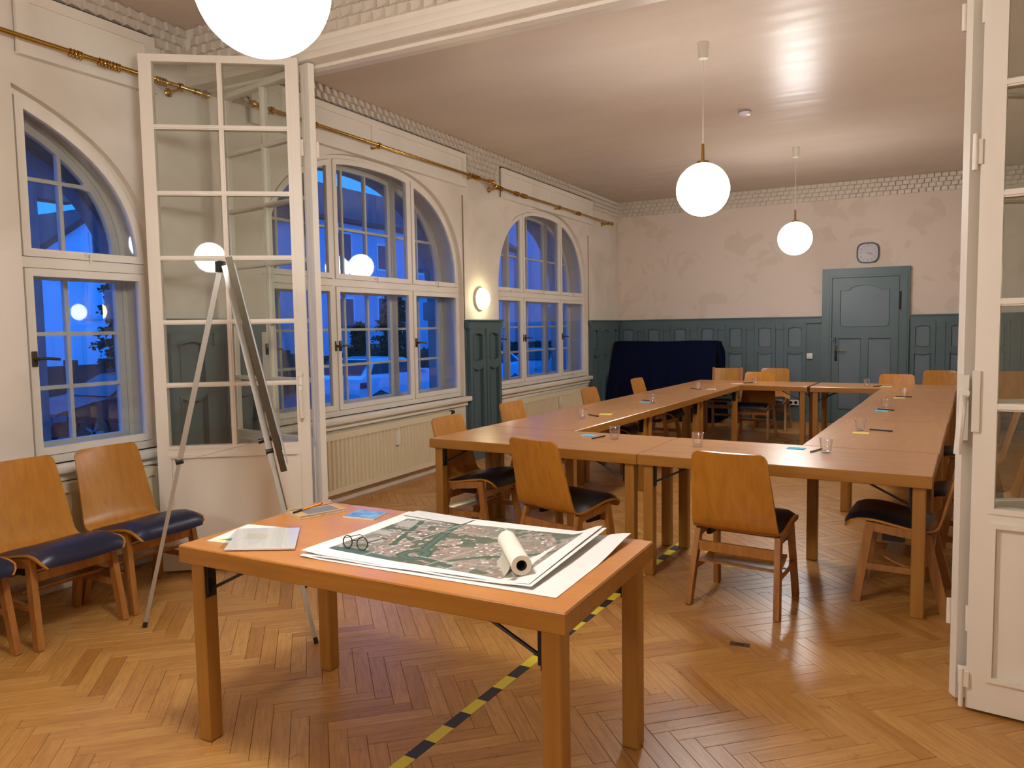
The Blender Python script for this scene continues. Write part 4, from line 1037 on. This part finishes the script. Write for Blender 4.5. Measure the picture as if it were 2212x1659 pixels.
# stack of papers at the left corner
def papers(name, quad, z, m, label, th=.004, cat='paper'):
    c = near(sum(q_[0] for q_ in quad) / 4, sum(q_[1] for q_ in quad) / 4, 0); P = [near(*q_) - c for q_ in quad]; bm = bmesh.new()
    lo = [bm.verts.new((p.x, p.y, 0)) for p in P]; hi = [bm.verts.new((p.x, p.y, th)) for p in P]
    bm.faces.new(lo[::-1]); bm.faces.new(hi)
    for k in range(4): bm.faces.new((lo[k], lo[(k + 1) % 4], hi[(k + 1) % 4], hi[k]))
    return link(name, fin(bm, name), m, loc=(c.x, c.y, HT + z), label=label, cat=cat)
lower = papers('leaflet', [(.062, .075), (.31, .11), (.245, .345), (.015, .315)], .0005, paper, 'white leaflet with a blue and yellow graphic under the clear folder', .003)
tri = near(.14, .10) - Vector(lower.location)
for (pts, c, z) in (([(.075, .088), (.20, .105), (.20, .175), (.115, .16)], (236, 232, 150), .0034), ([(.095, .105), (.21, .12), (.19, .20)], (60, 152, 200), .0038)):
    bm = bmesh.new(); bm.faces.new([bm.verts.new(near(*q_) - Vector(lower.location) + Vector((0, 0, z))) for q_ in pts])
    for v in bm.verts: v.co.z = z
    link('printed_graphic', fin(bm, 'g'), mat('print_%d' % c[0], c, .7), lower)
fo = papers('paper_folder', [(.225, .012), (.445, .128), (.262, .345), (.07, .225)], .004, paper, 'loose white papers in a clear folder at the left corner of the foreground table', .006)
foq = [(.205, .008), (.225, .012), (.07, .225), (.052, .215)]
clr = glassmat('clear_plastic', (240, 240, 240), .8)
papers_q = [(.208, .003), (.452, .128), (.262, .353), (.055, .225)]
bm = bmesh.new(); c = Vector(fo.location); bm.faces.new([bm.verts.new(Vector((*(near(*q_) - c).xy, .0075))) for q_ in papers_q]); link('clear_sleeve', fin(bm, 'sl'), clr, fo)
bm = bmesh.new(); bm.faces.new([bm.verts.new(Vector((*(near(*q_) - c).xy, .0066))) for q_ in [(.19, .13), (.27, .165), (.225, .225), (.15, .19)]]); link('note_label', fin(bm, 'nl'), mat('note_cream2', (230, 224, 200), .8), fo)

# ring-bound notebook with pen
nb = [(.195, .468), (.20, .70), (.092, .71), (.036, .505)]
t = empty('notebook', near(.12, .59, HT), NTH, label='ring-bound kraft notebook under an orange pen on the foreground table', cat='notebook')
Mn = Matrix.Rotation(math.radians(68), 4, 'Z')
bm = bmesh.new(); box(bm, -.105, .105, -.070, .070, .0012, .010, Mn); link('pages', fin(bm, 'pg'), paper, t)
bm = bmesh.new(); box(bm, -.107, .107, -.072, .074, .010, .0118, Mn); box(bm, -.107, .107, -.072, .074, 0, .0012, Mn); link('cover', fin(bm, 'cv'), mat('kraft_cover', (196, 158, 112), .7), t)
bm = bmesh.new(); box(bm, -.06, .08, -.055, .035, .0118, .0122, Mn); link('cover_picture', fin(bm, 'cp'), mat('cover_print', (120, 124, 128), .6), t)
bm = bmesh.new()
for k in range(26):
    x = -.1 + .2 * k / 25; lathe(bm, [(.0068 + .0007 * math.cos(a), .0007 * math.sin(a)) for a in [2 * PI * j / 4 for j in range(5)]], 10, Mn @ Matrix.Translation((x, -.070, .0058)) @ Matrix.Rotation(PI / 2, 4, 'Y'))
link('wire_binding', fin(bm, 'wb', True), chrome, t, kind='stuff')
bm = bmesh.new(); box(bm, -.108, .108, .055, .060, .0118, .0128, Mn); link('elastic_band', fin(bm, 'eb'), black, t)
pa, pb = near(.085, .50, HT + .0165), near(.075, .67, HT + .0165); d = pb - pa
t = empty('felt_pen', pa, math.atan2(d.y, d.x), label='orange felt pen with a black cap lying on the notebook', cat='pen')
bm = bmesh.new(); cyl(bm, (.045, 0, 0), (d.length, 0, 0), .0042, n=6); link('barrel', fin(bm, 'bl'), mat('pen_orange', (240, 150, 40), .35), t)
bm = bmesh.new(); cyl(bm, (-.005, 0, 0), (.045, 0, 0), .005, n=8); cyl(bm, (d.length, 0, 0), (d.length + .006, 0, 0), .0042, n=8); link('cap', fin(bm, 'cp', True), black, t)
bk = papers('booklet', [(.285, .568), (.437, .579), (.409, .701), (.273, .684)], .0005, mat('booklet_pages', (226, 222, 206), .6), 'small booklet with a blue sea cover on the foreground table', .006, 'booklet')
bm = bmesh.new(); c = Vector(bk.location); bm.faces.new([bm.verts.new(Vector((*(near(*q_) - c).xy, .0064))) for q_ in [(.286, .570), (.435, .581), (.408, .699), (.275, .683)]])
link('cover', fin(bm, 'cv'), mat('booklet_cover', (60, 120, 190), .35, noise=((30, 30, 30), .35, .7, (150, 196, 224))), bk)

# ------------------------------------------------------------------ hazard tape on the floor, floor socket
def hazard(name, P, Q, wd, label, pitch=.115, ang=0.18, z=.0012, ph=0, worn=False):
    P = Vector((*P, 0)); Q = Vector((*Q, 0)); L = (Q - P).length; d = (Q - P) / L; s = Vector((-d.y, d.x, 0))
    t = empty(name, (P.x, P.y, 0), label=label, cat='tape', group='yellow and black hazard tape on the floor')
    ym, km = mat('tape_yellow', (218, 200, 50), .45), mat('tape_black', (34, 30, 34), .45)
    x = -ph; k = 0
    while x < L:
        a, b = max(x, 0), min(x + pitch, L); sk = wd * ang
        if b - a > .004:
            bm = bmesh.new(); pts = [(a + sk, -wd / 2), (b + sk, -wd / 2), (b, wd / 2), (a, wd / 2)]
            lo = [bm.verts.new(d * u + s * v) for u, v in pts]; hi = [bm.verts.new(d * u + s * v + Vector((0, 0, z))) for u, v in pts]
            bm.faces.new(hi)
            for j in range(4): bm.faces.new((lo[j], lo[(j + 1) % 4], hi[(j + 1) % 4], hi[j]))
            link('stripe', fin(bm, 'st'), ym if k % 2 == 0 else km, t)
        x += pitch; k += 1
hazard('hazard_tape', (-1.553, 2.00), (-1.395, 5.25), .05, 'long yellow and black tape line running under the foreground table', .118, .0)
hazard('hazard_tape', (-1.20, 5.02), (-.93, 4.80), .05, 'short faded hazard tape strip behind the front right chair, left arm', .09)
hazard('hazard_tape', (-.98, 5.22), (-.72, 4.98), .05, 'short faded hazard tape strip behind the front right chair, right arm', .09)
hazard('hazard_tape', (-1.02, 4.75), (-.78, 4.93), .05, 'short faded hazard tape strip behind the front right chair, lower arm', .09)
hazard('hazard_tape', (-1.5, 10.0), (-.9, 10.9), .05, 'hazard tape strip on the floor under the far tables', .12)
t = empty('floor_socket', (-.70, 3.59, 0), .1, label='small dark floor plate in the parquet before the front right chair', cat='floor plate')
bm = bmesh.new(); box(bm, -.045, .045, -.022, .022, 0, .002); bevel(bm, .001, 1); link('plate', fin(bm, 'p'), mat('plate_grey', (96, 84, 72), .5, metal=.5), t); bm = bmesh.new(); box(bm, -.02, .02, -.008, .008, .002, .003); link('slot', fin(bm, 's'), black, t)

# ------------------------------------------------------------------ outside: street, cars, houses
GZ = -.78
asph = mat('asphalt', (90, 92, 96), .85, noise=((2, 2, 2), .4, .7, (78, 80, 84)))
boxo('ground', (-70, -5.7, -20, 90, GZ - .2, GZ), asph, None, kind='structure')
render_w = mat('house_render', (240, 242, 244), .9); render_d = mat('house_render_grey', (190, 196, 204), .9)
roof_m = mat('roof_tiles', (74, 64, 62), .85, bump=((2, 8, 8), .5, .05)); winm = mat('dark_window', (40, 44, 52), .2); sill_m = mat('house_trim', (235, 235, 232), .8)
def house(x1, x0, y0, y1, ze, zr, label, wins, wallm=render_w, bands=()):
    t = empty('house', (x1, y0, GZ), label=label, cat='house'); D = x1 - x0; L = y1 - y0; E = ze - GZ; Rr = zr - GZ
    bm = bmesh.new(); box(bm, -D, 0, 0, L, 0, E); link('wall', fin(bm, 'w'), wallm, t)
    bm = bmesh.new(); o_ = .45
    pr = [(-D - o_, E - .15), (o_, E - .15), (o_, E + .05), (-D * .5, Rr), (-D - o_, E + .05)]
    A_ = [bm.verts.new((x, -.3, z)) for x, z in pr]; B_ = [bm.verts.new((x, L + .3, z)) for x, z in pr]
    bm.faces.new(A_); bm.faces.new(B_[::-1])
    for k in range(5): bm.faces.new((A_[k], A_[(k + 1) % 5], B_[(k + 1) % 5], B_[k]))
    link('roof', fin(bm, 'r'), roof_m, t)
    for (y, z, w_, h) in wins:
        y -= y0; z -= GZ
        f = boxo('window', (-.02, .05, y - w_ / 2 - .12, y + w_ / 2 + .12, z - h / 2 - .12, z + h / 2 + .12), sill_m, t); boxo('pane', (.05, .07, y - w_ / 2, y + w_ / 2, z - h / 2, z + h / 2), winm, f)
    for z in bands: boxo('band', (0, .06, 0, L, z - GZ, z - GZ + .4), sill_m, t)
    return t
house(-25, -35, 27.4, 48, 6.9, 9.9, 'large rendered house with a dark roof seen through the middle window', [(29.9, 5.6, .9, 1.3), (33.0, 5.3, .9, 1.2), (29.9, 2.3, 1.0, 1.5), (33.0, 2.4, 1.0, 1.5), (36.5, 5.3, .9, 1.2), (40, 5.3, .9, 1.2)], render_d, (3.4, 6.4))
house(-27, -36, -2, 12.0, 2.6, 4.2, 'low house with a dark roof left of the white gabled house', [], render_w)
t = empty('gabled_house', (-25, 13.0, GZ), label='white gabled house seen through the near window', cat='house')
plate('wall', [(0, 0), (8, 0), (8, 3.65), (4, 6.5), (0, 3.65)], [], -9, 0, frameM((0, 0, 0), (0, 1, 0), (0, 0, 1)), render_w, t)
bm = bmesh.new(); bar(bm, (-4.5, -.35, 3.45), (-4.5, 4.0, 6.58), 9.4, .2, (0, -.6, .8)); bar(bm, (-4.5, 8.35, 3.45), (-4.5, 4.0, 6.58), 9.4, .2, (0, .6, .8)); link('roof', fin(bm, 'rf'), roof_m, t)
for y, z, w_, h in ((4.0, 5.35, .55, .6), (4.2, 3.5, 1.5, 1.2), (4.1, 1.7, 1.6, 1.1), (1.5, 1.7, 1.2, 1.1)):
    f = boxo('window', (0, .06, y - w_ / 2 - .1, y + w_ / 2 + .1, z - h / 2 - .1, z + h / 2 + .1), sill_m, t); boxo('pane', (.06, .08, y - w_ / 2, y + w_ / 2, z - h / 2, z + h / 2), winm if h < 1 else render_w, f)
house(-19, -30, 49, 85, 9.5, 13, 'tall rendered house further down the street seen through the far window', [(52, 6.5, 1, 1.4), (52, 3.2, 1, 1.4), (56, 6.5, 1, 1.4), (56, 3.2, 1, 1.4)], render_d, (4.6,))
# porch of the own building
t = empty('porch', (-9, 5.05, GZ), label='grey stone porch pillar with a beam outside the near window', cat='porch')
boxo('pillar', (-.15, .15, -.13, .25, 0, 5.2), stone, t); boxo('beam', (-.12, .12, .25, .75, 3.85, 4.4), stone, t); boxo('roof', (-.9, .5, -.5, 1.0, 4.4, 4.55), roof_m, t)
hedge_m = mat('hedge_green', (44, 66, 40), .9, noise=((3, 3, 3), .4, .65, (26, 44, 28)), bump=((9, 9, 9), 1, .3)); fence_m = mat('dark_fence', (52, 54, 56), .8)
t = empty('garden_fence', (-20.3, 4.8, GZ), label='dark garden wall along the street outside', cat='fence')
boxo('wall', (-.15, .15, 0, 17, 0, 1.45), fence_m, t)
for k in range(18): boxo('post', (-.2, .2, k - .08, k + .08, 0, 1.6), fence_m, t)
def leafy(bm, c, r, n, s, rnd):
    for _ in range(n):
        a, b_ = rnd.uniform(0, 2 * PI), rnd.uniform(-1, 1); rr = rnd.uniform(.75, 1.05); q_ = math.sqrt(1 - b_ * b_)
        p = Vector((c[0] + r[0] * rr * q_ * math.cos(a), c[1] + r[1] * rr * q_ * math.sin(a), c[2] + r[2] * rr * b_)); u = Vector((rnd.uniform(-1, 1), rnd.uniform(-1, 1), rnd.uniform(-1, 1))).normalized() * s; v = u.orthogonal().normalized() * s * .6
        bm.faces.new([bm.verts.new(p + u), bm.verts.new(p + v), bm.verts.new(p - u), bm.verts.new(p - v)])
rnd = random.Random(5)
t = empty('hedge', (-20, 23, GZ), label='dark clipped hedge in front of the rendered house', cat='hedge')
bm = bmesh.new(); box(bm, -.5, .5, 0, 22, 0, 1.3); leafy_c = [(0, 1 + 2 * k, 1.0) for k in range(11)]
for c in leafy_c: leafy(bm, c, (.6, 1.2, .5), 260, .10, rnd)
link('foliage', fin(bm, 'fol'), hedge_m, t)
def conifer(x, y, h, r, label, seed):
    rn = random.Random(seed); t = empty('conifer', (x, y, GZ), label=label, cat='tree'); bark = mat('bark', (70, 58, 48), .9)
    bm = bmesh.new(); cyl(bm, (0, 0, 0), (0, 0, h), .12, .02, 8); link('trunk', fin(bm, 'tr', True), bark, t)
    bm = bmesh.new()
    for k in range(46):
        z = h * (.15 + .82 * k / 46); L = r * (1 - .85 * k / 46) * rn.uniform(.7, 1.1); a = k * 2.4
        d = Vector((math.cos(a), math.sin(a), -.22)); bar(bm, (0, 0, z), Vector((0, 0, z)) + d * L, .02, .02)
        for j in range(90):
            f = rn.uniform(.1, 1); p = Vector((0, 0, z)) + d * L * f + Vector((rn.uniform(-1, 1), rn.uniform(-1, 1), rn.uniform(-1, .6))) * .12; u = Vector((rn.uniform(-1, 1), rn.uniform(-1, 1), rn.uniform(-.9, .3))).normalized() * .22 * (1.3 - f); v = u.orthogonal().normalized() * .05
            bm.faces.new([bm.verts.new(p + u), bm.verts.new(p + v), bm.verts.new(p - u * .2), bm.verts.new(p - v)])
    link('needles', fin(bm, 'nd'), hedge_m, t)
conifer(-18.2, 12.9, 6.0, .9, 'dark conifer at the right of the near window view', 1)
conifer(-17.7, 24.0, 4.2, 1.5, 'conifer beside the hedge seen through the middle window', 2)
conifer(-17.7, 21.9, 2.6, 1.1, 'small conifer over the hedge left of the taller one', 3)
def car(x, y, L, H, W_, bodym, label, flip=1, name='car'):
    """car parked along Y; flip=1: nose toward -y"""
    t = empty(name, (x, y, GZ), 0 if flip > 0 else PI, label=label, cat='car')
    sx_ = L / 4.2; sz = H / 1.45
    prof = [(-2.05, .35), (-2.10, .55), (-2.0, .78), (-1.2, .95), (-.75, 1.0), (-.05, 1.40), (.4, 1.45), (1.35, 1.42), (1.85, 1.05), (2.05, .95), (2.1, .6), (2.05, .33), (1.72, .30), (1.62, .55), (1.3, .66), (.98, .55), (.88, .28), (-.85, .28), (-.95, .55), (-1.27, .66), (-1.58, .55), (-1.68, .30)]
    pr = [(yy * sx_, z * sz) for yy, z in prof]; M = frameM((-W_ / 2, 0, 0), (0, 1, 0), (0, 0, 1))
    bm = bmesh.new(); plate_bm(bm, pr, [], 0, W_, M)
    for v in bm.verts:
        if v.co.z > 1.0 * sz: v.co.x *= 1 - .28 * (v.co.z - sz) / (.45 * sz)
    link('body', fin(bm, 'bd'), bodym, t)
    glm = mat('car_window', (10, 12, 16), .25, spec=.3)
    for s in (-1, 1):
        bm = bmesh.new(); vs = []
        for yy, z in ((-.58, 1.02), (1.62, 1.06), (1.30, 1.34), (.05, 1.35)):
            xx = s * W_ / 2 * (1 - .28 * (z - 1) / .45) + s * .012; vs.append(bm.verts.new((xx, yy * sx_, z * sz)))
        bm.faces.new(vs); link('side_window', fin(bm, 'sw'), glm, t)
        bm = bmesh.new(); box(bm, s * W_ / 2 + (-.02 if s < 0 else 0), s * W_ / 2 + (0 if s < 0 else .02), 1.78 * sx_, 2.08 * sx_, .74 * sz, .88 * sz); link('tail_light', fin(bm, 'tl'), mat('tail_red', (170, 24, 20), .3), t)
        bm = bmesh.new(); box(bm, s * W_ / 2 - .12, s * W_ / 2 + .01, -2.07 * sx_, -1.8 * sx_, .62 * sz, .74 * sz); link('headlight', fin(bm, 'hl'), chrome, t)
        bm = bmesh.new(); box(bm, *sorted((s * W_ / 2, s * (W_ / 2 + .16))), -.62 * sx_, -.5 * sx_, .98 * sz, 1.10 * sz); bevel(bm, .02); link('wing_mirror', fin(bm, 'wm', True), bodym, t)
        for yw in (-1.27, 1.3):
            bm = bmesh.new(); xw = s * (W_ / 2 - .10); lathe(bm, [(0, -.1), (.27, -.1), (.33, -.08), (.33, .08), (.27, .1), (.22, .09), (0, .08)], 24, Matrix.Translation((xw, yw * sx_, .33)) @ Matrix.Rotation(s * PI / 2, 4, 'Y')); wl_ = link('wheel', fin(bm, 'wh', True), black, t)
            bm = bmesh.new()
            for k in range(5):
                a = 2 * PI * k / 5; p0 = Vector((xw + s * .105, yw * sx_, .33)); bar(bm, p0, p0 + Vector((0, math.cos(a), math.sin(a))) * .2, .05, .02, (1, 0, 0))
            link('rim', fin(bm, 'rm'), chrome, wl_)
    bm = bmesh.new(); vs = [bm.verts.new(v_) for v_ in ((-W_ * .42, 1.86 * sx_, 1.05 * sz), (W_ * .42, 1.86 * sx_, 1.05 * sz), (W_ * .36, 1.42 * sx_, 1.40 * sz), (-W_ * .36, 1.42 * sx_, 1.40 * sz))]; bm.faces.new(vs)
    for v in bm.verts: v.co.y += .03
    link('rear_window', fin(bm, 'rw'), glm, t)
    bm = bmesh.new(); vs = [bm.verts.new(v_) for v_ in ((-W_ * .43, -.78 * sx_, 1.02 * sz), (W_ * .43, -.78 * sx_, 1.02 * sz), (W_ * .36, -.08 * sx_, 1.39 * sz), (-W_ * .36, -.08 * sx_, 1.39 * sz))]; bm.faces.new(vs)
    for v in bm.verts: v.co.y -= .03
    link('windscreen', fin(bm, 'ws'), glm, t)
redp = mat('car_red', (196, 36, 20), .45, coat=.1); whp = mat('car_white', (215, 218, 222), .3, coat=1); slp = mat('car_silver', (150, 156, 164), .3, coat=1)
car(-15.3, 10.75, 4.2, 1.45, 1.75, redp, 'red car parked outside the near window')
car(-13.4, 17.6, 4.5, 1.55, 1.85, whp, 'white car with a red tail light outside the middle window', -1)
car(-13.4, 22.6, 4.4, 1.5, 1.8, whp, 'second white car parked further along, behind the right sash')
car(-13.4, 27.9, 4.3, 1.45, 1.8, slp, 'silver car parked outside the far window')
car(-13.4, 33.0, 4.3, 1.45, 1.8, whp, 'furthest white car outside the far window')
